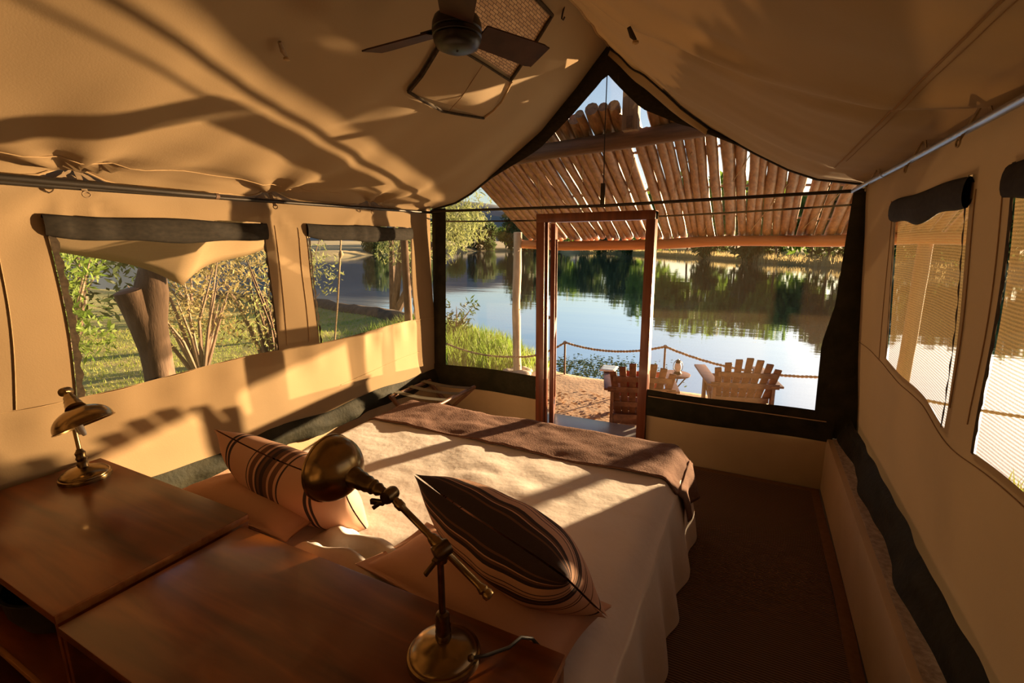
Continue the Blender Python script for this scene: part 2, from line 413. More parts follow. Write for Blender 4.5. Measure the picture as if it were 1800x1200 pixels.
class MB:
    def __init__(s):
        s.v, s.f, s.uv = [], [], {}
    def box(s, c, d, rot=None):
        b = len(s.v)
        for dx in (-.5, .5):
            for dy in (-.5, .5):
                for dz in (-.5, .5):
                    p = Vector((dx * d[0], dy * d[1], dz * d[2]))
                    if rot is not None: p = rot @ p
                    s.v.append(Vector(c) + p)
        for q in ((0, 1, 3, 2), (4, 6, 7, 5), (0, 4, 5, 1), (2, 3, 7, 6), (0, 2, 6, 4), (1, 5, 7, 3)):
            s.f.append(tuple(b + i for i in q))
        return s
    def bar(s, p, q, w, h, up=(0, 0, 1)):
        p, q = Vector(p), Vector(q)
        y = (q - p); L = y.length; y.normalize()
        x = y.cross(Vector(up)).normalized(); z = x.cross(y)
        return s.box((p + q) / 2, (w, L, h), Matrix((x, y, z)).transposed())
    def tube(s, pts, rad, n=8, cap=True):
        pts = [Vector(p) for p in pts]
        if not hasattr(rad, '__len__'): rad = [rad] * len(pts)
        b = len(s.v)
        ref = Vector((0.31, 0.17, 0.93))
        prev = None
        for i, p in enumerate(pts):
            t = (pts[min(i + 1, len(pts) - 1)] - pts[max(i - 1, 0)]).normalized()
            if prev is None:
                if abs(t.dot(ref)) > .95: ref = Vector((1, 0, 0.1))
                x = t.cross(ref).normalized()
            else:
                x = (prev - t * prev.dot(t)).normalized()
            prev = x
            y = t.cross(x)
            for k in range(n):
                a = 2 * math.pi * k / n
                s.v.append(p + (x * math.cos(a) + y * math.sin(a)) * rad[i])
        for i in range(len(pts) - 1):
            for k in range(n):
                a, c = b + i * n + k, b + i * n + (k + 1) % n
                s.f.append((a, c, c + n, a + n))
        if cap:
            s.f.append(tuple(b + k for k in reversed(range(n))))
            e = b + (len(pts) - 1) * n
            s.f.append(tuple(e + k for k in range(n)))
        return s
    def lathe(s, prof, o=(0, 0, 0), axis=(0, 0, 1), n=24, cap=True):
        z = Vector(axis).normalized()
        x = z.orthogonal().normalized(); y = z.cross(x)
        o = Vector(o); b = len(s.v)
        for r, h in prof:
            for k in range(n):
                a = 2 * math.pi * k / n
                s.v.append(o + z * h + (x * math.cos(a) + y * math.sin(a)) * max(r, 1e-4))
        for i in range(len(prof) - 1):
            for k in range(n):
                a, c = b + i * n + k, b + i * n + (k + 1) % n
                s.f.append((a, c, c + n, a + n))
        if cap:
            s.f.append(tuple(b + k for k in reversed(range(n))))
            e = b + (len(prof) - 1) * n
            s.f.append(tuple(e + k for k in range(n)))
        return s
    def grid(s, fn, us, vs, keep=None, closed=False):
        b = len(s.v); nu, nv = len(us), len(vs)
        for u in us:
            for v in vs:
                s.uv[len(s.v)] = (u, v)
                s.v.append(Vector(fn(u, v)))
        for i in range(nu - 1):
            for j in range(nv - 1):
                if keep and not keep((us[i] + us[i + 1]) / 2, (vs[j] + vs[j + 1]) / 2): continue
                a = b + i * nv + j
                s.f.append((a, a + nv, a + nv + 1, a + 1))
        return s
    def poly(s, pts):
        b = len(s.v)
        s.v += [Vector(p) for p in pts]
        s.f.append(tuple(range(b, b + len(pts))))
        return s
    def build(s, name, mat, parent=None, loc=None, smooth=True, bevel=0.0, angle=40, thick=0.0, kind=None, label=None):
        if parent is not None:
            o0 = WL[parent] if loc is None else Vector(loc)
        elif loc is not None:
            o0 = Vector(loc)
        else:
            xs = [p.x for p in s.v]; ys = [p.y for p in s.v]; zs = [p.z for p in s.v]
            o0 = Vector(((min(xs) + max(xs)) / 2, (min(ys) + max(ys)) / 2, min(zs)))
        me = bpy.data.meshes.new(name)
        me.from_pydata([p - o0 for p in s.v], [], s.f)
        if s.uv:
            ul = me.uv_layers.new(name='UVMap')
            for lp in me.loops:
                ul.data[lp.index].uv = s.uv.get(lp.vertex_index, (0, 0))
        bm = bmesh.new(); bm.from_mesh(me)
        if not s.uv:
            bmesh.ops.recalc_face_normals(bm, faces=bm.faces)
        if thick:
            bmesh.ops.solidify(bm, geom=bm.faces[:], thickness=thick)
        if bevel:
            bmesh.ops.bevel(bm, geom=[e for e in bm.edges if len(e.link_faces) == 2 and e.calc_face_angle(0) > .5], offset=bevel, segments=2, affect='EDGES', profile=.6)
        bm.to_mesh(me); bm.free()
        if smooth:
            me.shade_smooth(); me.set_sharp_from_angle(angle=R(angle))
        me.materials.append(mat)
        o = bpy.data.objects.new(name, me)
        COL.objects.link(o)
        WL[o] = o0
        if parent is not None:
            o.parent = parent
            o.location = o0 - WL[parent]
        else:
            o.location = o0
        if kind: o['kind'] = kind
        if label: o['label'] = label
        return o

def copy_tree(o, parent=None):
    c = o.copy(); COL.objects.link(c)
    if parent is not None: c.parent = parent
    for ch in [x for x in bpy.data.objects if x.parent is o]:
        copy_tree(ch, c)
    return c

def lin(a, b, n):
    return [a + (b - a) * i / (n - 1) for i in range(n)]
def fn3(x, y, z, s=1.0, seed=0.0):
    return noise.noise(Vector((x * s + seed, y * s - seed * 1.7, z * s + seed * .6)))
def smooth01(t):
    t = max(0, min(1, t)); return t * t * (3 - 2 * t)
def interp(x, pts):
    if x <= pts[0][0]: return pts[0][1]
    for (a, b), (c, d) in zip(pts, pts[1:]):
        if x <= c: return b + (d - b) * (x - a) / (c - a)
    return pts[-1][1]
def catenary(p, q, sag, n=16):
    p, q = Vector(p), Vector(q)
    return [p.lerp(q, t) - Vector((0, 0, sag * 4 * t * (1 - t))) for t in lin(0, 1, n)]

XL, XR, YF, YB = -2.83, 0.54, 3.84, -1.6
RX, RZ = -1.13, 3.21
EAVE = 2.07

# ================================================================== SETTING
PROF = [(0, 0), (.15, .24), (.325, .49), (.477, .64), (.616, .78), (.738, .89), (.837, .955), (1, 1.0)]
def roof_pt(side, y, t, extra=0.0):
    """t 0 at the ridge, 1 at the eave hem"""
    xe = -2.80 if side < 0 else .585
    zr = RZ - .03 * math.sin(max(0, min(1, (y + 1.6) / 5.4)) * 3.1)
    ze = 2.085 + (.0 if side < 0 else .03)
    sag_k = 1.0
    d = interp(t, PROF) * sag_k + t * (1 - sag_k)
    z = zr - (zr - ze) * d
    x = RX + (xe - RX) * t
    n = Vector((.54 * (1 if side < 0 else -1), 0, -.84))
    w = 0.0
    if side < 0:
        w += .030 * fn3(y * 1.0, t * .8, 0, 1.6, 41) * math.sin(t * 3.1) ** .5
        w += .016 * fn3(y * 3.0 + t * 1.8, t * .5, 0, 1.5, 44) * min(1, t * 2)
        for y0 in (.1, 1.12, 2.12, 3.02):
            dd = math.hypot(y - y0, (1 - t) * 2.0)
            a = math.atan2((1 - t) * 2.0, y - y0)
            w += .030 * math.sin(a * 8 + y0) * math.exp(-dd * 2.6) * min(1, dd * 8)
    else:
        w += .028 * fn3(y * 1.1 + t * .6, t * .6, 0, 1.5, 51) * math.sin(t * 3.1) ** .5
        w += .012 * fn3(y * 5.0 - t * 1.5, t * .6, 0, 1.3, 55)
        # one long crease
        cy = 2.35 - .55 * t
        w += .018 * math.exp(-((y - cy) / .07) ** 2) - .016 * math.exp(-((y - cy - .13) / .06) ** 2)
    p = Vector((x, y, z)) + n * (w * smooth01((YF - y) / .12 + .15) - extra)
    if t > .985:
        # hem lifted in shallow scallops between the straps
        if side < 0:
            ph = [(.1), 1.12, 2.12, 3.02, 3.84]
        else:
            ph = [.3, 1.15, 1.75, 2.2, 2.75, 3.3, 3.84]
        near = min(abs(y - q) for q in ph)
        p.z += -.02 + .05 * math.exp(-(near / .10) ** 2) if side < 0 else .03 * math.exp(-(near / .08) ** 2) - .01
    return p
# ---- floor and half walls
floor = MB().box(((XL + XR) / 2, (YB + YF) / 2, -0.06), (XR - XL + .5, YF - YB + .4, 0.12)).build('floor', M['concrete'])
tag(floor, 'polished grey concrete floor of the tent under the brown mat', 'floor', kind='structure')

def wall_root(name, label):
    return tag(empty(name, (0, 0, 0)), label, 'wall', kind='structure')

wl = wall_root('wall_left', 'tan canvas side wall with two netting windows above a cream half wall')
MB().box((XL - .09, (YB + YF) / 2, .2), (.18, YF - YB + .3, .40)).build('half_wall', M['plaster'], wl, bevel=.012)
wr = wall_root('wall_right', 'shaded tan canvas side wall with coarse netting windows above a cream half wall')
MB().box((XR + .10, (YB + YF) / 2 + .075, .2), (.20, YF - YB + .15, .40)).build('half_wall', M['plaster'], wr, bevel=.012)
MB().box((XR + .115, (YB + YF) / 2 + .07, .4035), (.165, YF - YB + .1, .006)).build('ledge', M['ledge'], wr, bevel=.002)
wf = wall_root('wall_front', 'lake facing end wall of cream half walls and dark green trim either side of the door')
MB().box(((XL - .1 - 1.70) / 2, YF + .08, .19), (-1.70 - XL + .1, .16, .38)).build('half_wall', M['plaster'], wf, bevel=.012)
MB().box(((XR + .1 - .715) / 2, YF + .08, .19), (XR + .1 + .715, .16, .38)).build('half_wall', M['plaster'], wf, bevel=.012)

# ---- side wall canvas with window openings
WIN_L = [(1.01, 2.08, 1.06, 1.89), (2.42, 3.55, 1.06, 1.90)]
WIN_R = [(2.05, 3.10, 1.15, 1.95), (0.35, 1.79, 1.15, 1.95)]

def left_x(y, z):
    # soft folds, gathered under the eave straps, slack at the window corners
    x = XL
    f = smooth01((z - .45) / .3) * smooth01((2.12 - z) / .25)
    x += .018 * fn3(y, z, 0, 1.7, 3) * f
    x += .010 * fn3(y * 3.2 + z * .8, z * .7, 0, 1.3, 8) * f
    for y0, z0 in ((1.12, 2.06), (2.12, 2.04), (3.0, 2.05)):
        d = math.hypot(y - y0, (z - z0) * 1.0)
        a = math.atan2(z0 - z, y - y0)
        x += .014 * math.sin(a * 9 + y0 * 3) * math.exp(-d * 3.2) * min(1, d * 12)
    if z < 1.06 and y > 2.3:
        x += .012 * math.sin(y * 26 + z * 3) * smooth01((z - .80) / .25) * smooth01((y - 2.6) / .4) * smooth01((3.7 - y) / .3)
    if z < 1.06 and y < 2.5:
        x += .008 * math.sin(y * 21 + z * 2) * smooth01((z - .78) / .25)
    if z < .60:
        x += .02 * (.60 - z) / .2
    return x

def right_x(y, z):
    t = (2.12 - z) / 1.7
    x = XR + .03 + .14 * t
    f = smooth01((z - .45) / .3) * smooth01((2.12 - z) / .25)
    x += .030 * fn3(y, z, 0, 1.1, 13) * f
    x += .010 * fn3(y * 3 + z, z * .8, 0, 1.2, 18) * f
    d = math.hypot(y - 2.0, z - 1.08)
    x -= .035 * math.exp(-d * d * 9)
    return x

def yz_lines(a, b, cuts, step):
    s = sorted(set([a, b] + cuts)); out = []
    for p, q in zip(s, s[1:]):
        n = max(1, round((q - p) / step))
        out += [p + (q - p) * i / n for i in range(n)]
    return out + [s[-1]]

def canvas_wall(xf, wins, z0, z1, parent, warp):
    ys = yz_lines(YB, YF, [w[0] for w in wins] + [w[1] for w in wins], .04)
    zs = yz_lines(z0, z1, [w[2] for w in wins] + [w[3] for w in wins], .04)
    keep = lambda y, z: not any(w[0] < y < w[1] and w[2] < z < w[3] for w in wins)
    fn = lambda y, z: (xf(y, z), *warp(y, z))
    return MB().grid(fn, ys, zs, keep).build('canvas_panel', M['canvas'], parent, angle=180)

def warp_l(y, z):
    return (y + .012 * math.sin(z * 5 + y) + .02 * (z - 1.5) * (1 if y < 1.6 else 0) * smooth01((1.6 - y) / .5), z + .012 * math.sin(y * 4.2))
def warp_r(y, z):
    yy = y + .015 * math.sin(z * 5 + y * 2)
    if z < 1.16: yy = y
    return (yy, z + .01 * math.sin(y * 4) - .035 * math.exp(-((y - 2.0) / .25) ** 2) * (1 if z < 1.16 and z > .6 else 0))
canvas_wall(left_x, WIN_L, .42, 2.13, wl, warp_l)
canvas_wall(right_x, WIN_R, .42, 2.13, wr, warp_r)

wb = wall_root('wall_back', 'plain tan canvas end wall of the tent opposite the lake')
MB().grid(lambda x, z: (x, YB - .01 + .02 * fn3(x, z, 0, 1.5, 33), z), lin(XL - .1, XR + .2, 40), lin(0, 2.1, 24)).build('canvas_panel', M['canvas'], wb, angle=180)
MB().grid(lambda u, v: (roof_pt(-1 if u < 0 else 1, YB, abs(u)).x, YB - .01, 2.05 + (roof_pt(-1 if u < 0 else 1, YB, abs(u)).z - 2.05) * v), lin(-1, 1, 30), lin(0, 1, 6)).build('gable_panel', M['canvas'], wb, angle=180)
# seams stitched along the wall
def wall_line(xf, warp, pts, off, r, name, mat, parent, n=5):
    p = []
    for (y0, z0), (y1, z1) in zip(pts, pts[1:]):
        for t in lin(0, 1, max(3, int(math.hypot(y1 - y0, z1 - z0) / .05)))[:-1]:
            y, z = y0 + (y1 - y0) * t, z0 + (z1 - z0) * t
            w = warp(y, z); p.append((xf(y, z) + off, *w))
    w = warp(*pts[-1]); p.append((xf(*pts[-1]) + off, *w))
    return MB().tube(p, r, n).build(name, mat, parent)
for pts in ([(YB, 1.055), (YF, 1.055)], [(.85, 2.0), (.80, 1.06)], [(2.17, 1.88), (2.15, 1.08)], [(2.35, 1.88), (2.33, 1.08)], [(2.6, .70), (3.6, .74)]):
    wall_line(left_x, warp_l, pts, .003, .0022, 'seam', M['hem'], wl)
for pts in ([(YB, 1.14), (YF, 1.10)], [(2.0, 1.9), (2.02, 1.2)], [(1.84, 1.9), (1.85, 1.2)], [(3.2, 1.96), (3.25, 1.1)]):
    wall_line(right_x, warp_r, pts, -.003, .002, 'seam', M['seam'], wr)

# skirts of dark green canvas over the half walls
def skirt(name, fn, us, vs, parent):
    return MB().grid(fn, us, vs).build(name, M['green'], parent, angle=180)
def sk_l(y, v):
    w = .014 * fn3(y, v, 0, 5, 2) + .012 * math.sin(y * 17) * v + .016 * fn3(y, v * .4, 0, 11, 6) * v
    return (XL + .012 + .035 * math.sin(v * 2.6) + w, y, .53 - .15 * v + .012 * math.sin(y * 7) + .02 * fn3(y, 0, 0, 3, 5))
skirt('green_skirt', sk_l, lin(YB, YF - .02, 160), lin(0, 1, 8), wl)
def sk_r(y, v):
    w = .016 * fn3(y, v, 0, 5, 22)
    return (XR + .125 - .055 * v + .015 * math.sin(y * 8) * v + w, y, .56 - .145 * v + .02 * math.sin(v * 3.1) + .012 * fn3(y, v, 0, 4, 9))
skirt('green_skirt', sk_r, lin(YB, YF - .02, 160), lin(0, 1, 8), wr)
def sk_f(x, v):
    return (x, YF - .012 - .02 * math.sin(v * 3) - .006 * fn3(x, v * .3, 0, 6, 4), .59 - .22 * v + .008 * math.sin(x * 5))
skirt('green_skirt', sk_f, lin(XL, -1.70, 40), lin(0, 1, 8), wf)
skirt('green_skirt', sk_f, lin(-.715, XR + .03, 50), lin(0, 1, 8), wf)
MB().tube([(-.70, YF - .04, .545), (-.2, YF - .04, .535), (XR - .02, YF - .04, .53)], .004, 6).build('piping', M['hem'], wf)
# corner strips
def corner_strip(x_in, x_out, parent, y):
    MB().grid(lambda z, t: (interp(z, x_in) * (1 - t) + interp(z, x_out) * t, y - .02 * math.sin(t * 3.1), z), lin(.40, 2.09, 30), lin(0, 1, 9)).build('corner_strip', M['green'], parent, angle=180)
corner_strip([(.55, -2.70), (2.07, -2.64)], [(.55, -2.84), (2.07, -2.80)], wf, YF)
corner_strip([(.55, .45), (1.07, .44), (1.34, .49), (2.07, .51)], [(.40, .74), (1.2, .68), (2.07, .62)], wf, YF + .005)

# ---- windows
def window(name, wins, xf, warp, off, mat, side, label, edges):
    y0, y1, z0, z1 = wins
    r = tag(empty(name, (xf(y0, z0), (y0 + y1) / 2, z0)), label, 'window', kind='structure')
    b = .02
    MB().grid(lambda y, z: (xf(y, z) - off, *warp(y, z)), lin(y0 - b, y1 + b, 14), lin(z0 - b, z1 + b, 12)).build('mesh_screen', mat, r, angle=180)
    # flap rolled up along the head of the window
    def roll(y, a):
        t = (y - y0) / (y1 - y0)
        h = .046 + .016 * math.sin(t * 3.1) + .004 * math.sin(y * 13)
        cz = z1 - h * .9 + .004 * math.sin(y * 9)
        return (xf(y, z1) + off * .9 + math.cos(a) * h * .30 * (1 if off > 0 else -1), y, cz + math.sin(a) * h)
    MB().grid(roll, lin(y0 - .01, y1 + .01, 26), lin(0, 2 * math.pi, 14)).build('rolled_flap', M['black_cloth'], r, angle=180)
    for (a, bq, w) in edges:
        pts = []
        for t in lin(0, 1, 22):
            y, z = a[0] + (bq[0] - a[0]) * t, a[1] + (bq[1] - a[1]) * t
            pts.append((y, z))
        mb = MB()
        vert = abs(bq[1] - a[1]) > abs(bq[0] - a[0])
        def strip(t, s):
            y, z = a[0] + (bq[0] - a[0]) * t, a[1] + (bq[1] - a[1]) * t
            k = s * w + .006 * math.sin(t * 60) * (s > 0)
            yy, zz = (y + k, z) if vert else (y, z + k)
            wy, wz = warp(y, z)
            return (xf(y, z) + off * .6, wy + (k if vert else 0), wz + (0 if vert else k))
        mb.grid(strip, lin(0, 1, 40), [0, .5, 1]).build('edge_strip', M['velcro'], r, angle=180)
    return r
w = WIN_L[0]
window('window_1', w, left_x, warp_l, .012, M['screen_left'], 0, 'wide netting window facing the lawn and the thick tree trunk', [((w[0], w[2]), (w[0], w[3]), .028), ((w[1], w[2]), (w[1], w[3]), -.014)])
w = WIN_L[1]
window('window_2', w, left_x, warp_l, .012, M['screen_left'], 0, 'smaller netting window showing the lake beside the front corner of the tent', [((w[0], w[2]), (w[0], w[3]), .014), ((w[1], w[2]), (w[1], w[3]), -.02)])
w = WIN_R[0]
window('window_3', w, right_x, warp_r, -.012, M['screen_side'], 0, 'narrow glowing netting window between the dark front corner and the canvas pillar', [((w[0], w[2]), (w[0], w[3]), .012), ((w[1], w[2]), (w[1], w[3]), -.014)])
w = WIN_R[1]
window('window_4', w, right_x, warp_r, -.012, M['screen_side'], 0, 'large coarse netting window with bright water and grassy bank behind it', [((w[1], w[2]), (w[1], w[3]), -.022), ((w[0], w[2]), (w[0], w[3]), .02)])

def front_window(name, x0, x1, z0, z1, label):
    r = tag(empty(name, ((x0 + x1) / 2, YF + .01, z0)), label, 'window', kind='structure')
    MB().grid(lambda x, z: (x, YF + .012 + .006 * fn3(x, z, 0, 1.4, 30), z), lin(x0, x1, 14), lin(z0, z1, 14)).build('mesh_screen', M['screen_front'], r, angle=180)
    return r
front_window('window_5', -2.68, -1.68, .56, 2.06, 'fine netting panel between the dark corner strip and the wooden door frame')
front_window('window_6', -.72, .50, .56, 2.06, 'wide fine netting panel looking over the deck chairs and the lake')

# ---- roof canvas ("ceiling")
ceil = tag(empty('ceiling', (RX, 0, RZ)), 'peaked tan canvas tent roof with soft folds, sunlit on one slope and brown on the other', 'ceiling', kind='structure')
ys = lin(YB, YF + .02, 140)
ts = lin(0, .985, 48) + [1.0]
MB().grid(lambda y, t: roof_pt(-1, y, t), ys, ts).build('roof_canvas', M['canvas_roof'], ceil, angle=180)
MB().grid(lambda y, t: roof_pt(1, y, t), ys, ts).build('roof_canvas', M['canvas_roof'], ceil, angle=180)
def roof_line(side, pts, r, name, mat, off=.003, n=6):
    p = []
    for (y0, t0), (y1, t1) in zip(pts, pts[1:]):
        m = max(4, int(math.hypot(y1 - y0, (t1 - t0) * 2) / .06))
        for k in range(m):
            s = k / m
            p.append(roof_pt(side, y0 + (y1 - y0) * s, t0 + (t1 - t0) * s, -off))
    p.append(roof_pt(side, pts[-1][0], pts[-1][1], -off))
    return MB().tube(p, r, n).build(name, mat, ceil)
roof_line(-1, [(YB, .90), (.84, .895), (1.83, .90), (2.6, .93)], .0025, 'seam', M['hem'])
roof_line(1, [(YB, .855), (3.31, .855)], .0035, 'seam', M['seam'])
roof_line(1, [(YB, .868), (3.0, .866)], .0015, 'seam', M['seam'])
roof_line(-1, [(YB, 1.0), (YF, 1.0)], .005, 'hem_cord', M['hem'])
roof_line(1, [(YB, 1.0), (YF, 1.0)], .006, 'hem_cord', M['hem'])
roof_line(-1, [(YF, 0.0), (YF, .985)], .013, 'edge_binding', M['black_cloth'], 0)
roof_line(1, [(YF, 0.0), (YF, .985)], .013, 'edge_binding', M['black_cloth'], 0)
roof_line(1, [(YB, .004), (YF, .004)], .008, 'ridge_binding', M['hem'], .004)

# gable netting and its rolled dark valance, central zip
gb = tag(empty('window_7', (RX, YF, 2.07)), 'triangular netting gable above the door with a dark rolled flap under the ridge', 'window', kind='structure')
def gable(u, v):
    side = -1 if u < 0 else 1
    p = roof_pt(side, YF, abs(u) ** 1.0)
    return (p.x, YF + .012, 2.06 + (p.z - 2.06) * v)
MB().grid(gable, lin(-.98, .98, 40), lin(0, 1, 8)).build('mesh_screen', M['screen_front'], gb, angle=180)
VAL = [(-.62, .02), (-.40, .10), (-.16, .17), (-.05, .20), (.05, .21), (.16, .20), (.35, .07), (.55, .02)]
def val(u, v):
    side = -1 if u < 0 else 1
    p = roof_pt(side, YF, abs(u))
    dz = interp(u, VAL)
    return (p.x, YF - .012 - .012 * math.sin(v * 3), p.z - dz * v + .01 * fn3(u * 4, v, 0, 1, 66) * v)
MB().grid(val, lin(-.62, .55, 44), lin(0, 1, 8)).build('rolled_flap', M['black_cloth'], gb, angle=180)
MB().tube([(RX, YF - .01, 3.1), (RX - .005, YF - .012, 2.6), (RX, YF - .01, 2.1)], .004, 6).build('zip_line', M['black_cloth'], gb)
MB().bar((RX, YF - .03, 2.22), (RX, YF - .03, 2.06), .035, .016, up=(0, 1, 0)).build('zip_clasp', M['black_metal'], gb, bevel=.003)
MB().bar((RX + .09, YF - .02, 2.99), (RX + .09, YF - .02, 2.93), .012, .008, up=(0, 1, 0)).build('zip_pull', M['black_metal'], gb, bevel=.002)
# turned-back flap on the right slope at the gable
def fold(u, v):
    a = [(3.78, .02), (3.72, .20), (3.76, .34), (3.84, .42)]
    y = interp(u, [(0, 3.80), (.45, 3.50), (.75, 3.55), (1, 3.82)])
    t = interp(u, [(0, .02), (.45, .20), (.75, .30), (1, .44)])
    tt = interp(u, [(0, .02), (1, .44)])
    p, q = roof_pt(1, y, t, -.014), roof_pt(1, YF - .01, tt, -.02)
    return p.lerp(q, v) + Vector((-.02, 0, -.03)) * math.sin(v * 3.1)
MB().grid(fold, lin(0, 1, 22), lin(0, 1, 8)).build('folded_flap', M['canvas_roof'], ceil, angle=180)
MB().tube([fold(u, 0) for u in lin(0, 1, 18)], .007, 6).build('flap_binding', M['black_cloth'], ceil)

# vent in the left slope: woven reed mat above, canvas flap below
def t_of_x(x): return (x - RX) / (-2.80 - RX)
def quad_on_roof(c, off, nu=14, nv=14, bulge=0.0):
    def f(u, v):
        y = (c[0][0] * (1 - u) + c[1][0] * u) * (1 - v) + (c[3][0] * (1 - u) + c[2][0] * u) * v
        t = (c[0][1] * (1 - u) + c[1][1] * u) * (1 - v) + (c[3][1] * (1 - u) + c[2][1] * u) * v
        return roof_pt(-1, y, t, -(off + bulge * math.sin(u * 3.14) * math.sin(v * 3.14)))
    return MB().grid(f, lin(0, 1, nu), lin(0, 1, nv))
tA, tB, tC = t_of_x(-1.22), t_of_x(-1.52), t_of_x(-1.77)
vent = empty('roof_vent', roof_pt(-1, 2.6, tB), label='roof vent of woven reed above a stitched canvas flap near the ceiling fan', cat='vent')
quad_on_roof([(2.14, tA), (2.93, tA), (2.96, tB - .01), (2.20, tB - .01)], .010).build('reed_mat', M['weave'], vent, angle=180)
quad_on_roof([(2.22, tB), (2.98, tB), (3.0, t_of_x(-1.74)), (2.24, tC)], .012, bulge=.022).build('canvas_flap', M['canvas_roof'], vent, angle=180)
def roof_tube(c, r, name, mat, off=.016):
    p = []
    for (y0, t0), (y1, t1) in zip(c, c[1:]):
        for s in lin(0, 1, 12)[:-1]: p.append(roof_pt(-1, y0 + (y1 - y0) * s, t0 + (t1 - t0) * s, -off))
    p.append(roof_pt(-1, *c[-1], -off))
    return MB().tube(p, r, 6).build(name, mat, vent)
roof_tube([(2.22, tB), (2.24, tC)], .012, 'edge_strip', M['velcro'])
roof_tube([(2.24, tC), (2.6, t_of_x(-1.80)), (3.0, t_of_x(-1.74))], .009, 'edge_strip', M['velcro'])
roof_tube([(3.0, t_of_x(-1.74)), (3.03, t_of_x(-1.62)), (2.98, tB)], .008, 'edge_strip', M['hem'])
roof_tube([(2.20, tB), (2.96, tB)], .007, 'edge_strip', M['velcro'])
roof_tube([(2.12, tA), (2.93, tA), (2.96, tB)], .012, 'edge_strip', M['velcro'])
roof_tube([(2.14, tA), (2.20, tB)], .010, 'edge_strip', M['velcro'])
roof_tube([(2.60, tB), (2.62, tC)], .0025, 'seam', M['seam'], .034)

# ---- door
door = tag(empty('door_1', (-1.2, YF + .04, 0)), 'reddish hardwood door frame standing open to the sand and the lake', 'door', kind='structure')
def dpost(x0, x1, y0, y1, z0, z1, name='frame_post', par=door):
    return MB().box(((x0 + x1) / 2, (y0 + y1) / 2, (z0 + z1) / 2), (x1 - x0, y1 - y0, z1 - z0)).build(name, M['door'], par, bevel=.004)
dpost(-1.70, -1.625, YF - .035, YF + .075, 0, 2.0)
dpost(-.785, -.715, YF - .035, YF + .075, 0, 2.0)
dpost(-1.70, -.715, YF - .036, YF + .076, 1.935, 2.005, 'frame_header')
dpost(-1.60, -.79, YF - .02, YF + .09, 0, .02, 'threshold')
dpost(-1.622, -1.606, YF + .0, YF + .03, .02, 1.935, 'door_stop')
leaf = empty('tmp', (-1.60, YF + .10, 0))
leaf.name = 'door_leaf'
leaf.parent = door; leaf.location = Vector((-1.60, YF + .10, 0)) - WL[door]
WL[leaf] = Vector((-1.60, YF + .10, 0))
LX, LY = -1.60, YF + .10
for a, b, nm in ((0.0, .085, 'stile'), (.70, .785, 'stile')):
    MB().box((LX, LY + (a + b) / 2, .98), (.04, b - a, 1.90)).build(nm, M['door'], leaf, bevel=.004)
for z in (.09, .95, 1.86):
    MB().box((LX, LY + .39, z), (.036, .62, .12)).build('rail', M['door'], leaf, bevel=.004)
MB().grid(lambda y, z: (LX, y, z), [LY + .08, LY + .71], [.1, 1.85]).build('mesh_screen', M['screen_front'], leaf)
MB().lathe([(.011, 0), (.011, .03), (.02, .035), (.02, .05), (.004, .055)], (LX - .02, LY + .745, 1.0), (-1, 0, 0), 12).build('door_knob', M['brass_dark'], leaf)
leaf.rotation_euler = (0, 0, R(20))

# ================================================================== OUTSIDE GROUND
SHORE = [(-60, 11.5), (-20, 11.6), (-12, 11.2), (-9, 10.4), (-6.2, 9.6), (-4.6, 8.9), (-3.4, 7.7), (-2.6, 7.1), (-1.5, 6.95), (.2, 6.85), (1.0, 6.6), (2.0, 5.9), (3.0, 5.0), (4.5, 3.2), (8, -2), (14, -8)]
def shore_y(x): return interp(x, SHORE)
def ground_z(x, y):
    d = shore_y(x) - y
    z = -.16
    if x > .75: z -= .20 * smooth01((x - .75) / .8)
    z -= .75 * smooth01((.55 - d) / 1.3)
    if x < -3: z += .05 * fn3(x, y, 0, .5, 71)
    if x < -6.5 and 0 < d < 2.2: z += .10 * math.exp(-((d - 1.0) / .5) ** 2)
    z += .012 * fn3(x, y, 0, 3.0, 72)
    return z
def xs_dense():
    return lin(-60, -14, 24)[:-1] + lin(-14, -3.3, 56)[:-1] + lin(-3.3, 2.5, 60)[:-1] + lin(2.5, 14, 30)
gxs, gys = xs_dense(), lin(-12, 3.9, 30)[:-1] + lin(3.9, 13, 84)
inside = lambda x, y: XL - .25 < x < XR + .25 and YB - .3 < y < YF
keep_sand = lambda x, y: (-2.9 < x < 1.1 and y > 3.5)
lawn = MB().grid(lambda x, y: (x, y, ground_z(x, y)), gxs, gys, lambda x, y: not keep_sand(x, y) and not (XL < x < XR and YB < y < YF)).build('ground_lawn', M['lawn'], None, loc=(0, 0, -.2), angle=180)
tag(lawn, 'grassy lawn around the tent sloping down to the lake edge', 'lawn', kind='structure')
sand = MB().grid(lambda x, y: (x, y, ground_z(x, y) + .004), [x for x in gxs if -3.1 < x < 1.3], [y for y in gys if y > 3.4], keep_sand).build('ground_sand', M['sand'], None, loc=(0, 0, -.2), angle=180)
tag(sand, 'reddish bare sand in front of the tent door under the deck chairs', 'sand', kind='structure')
step = MB().box((-1.2, YF + .36, -.06), (1.5, .56, .14)).build('floor_step', M['concrete'], bevel=.015)
tag(step, 'smooth grey cement doorstep just outside the open door', 'doorstep', kind='structure')
lake = MB().grid(lambda x, y: (x, y, -.75), lin(-420, 320, 6), lin(-40, 620, 6)).build('lake', M['lake'], None, loc=(0, 0, -.75))
tag(lake, 'calm lake mirroring the sky and the trees of the far shore', 'lake', kind='structure')
bankw = MB()
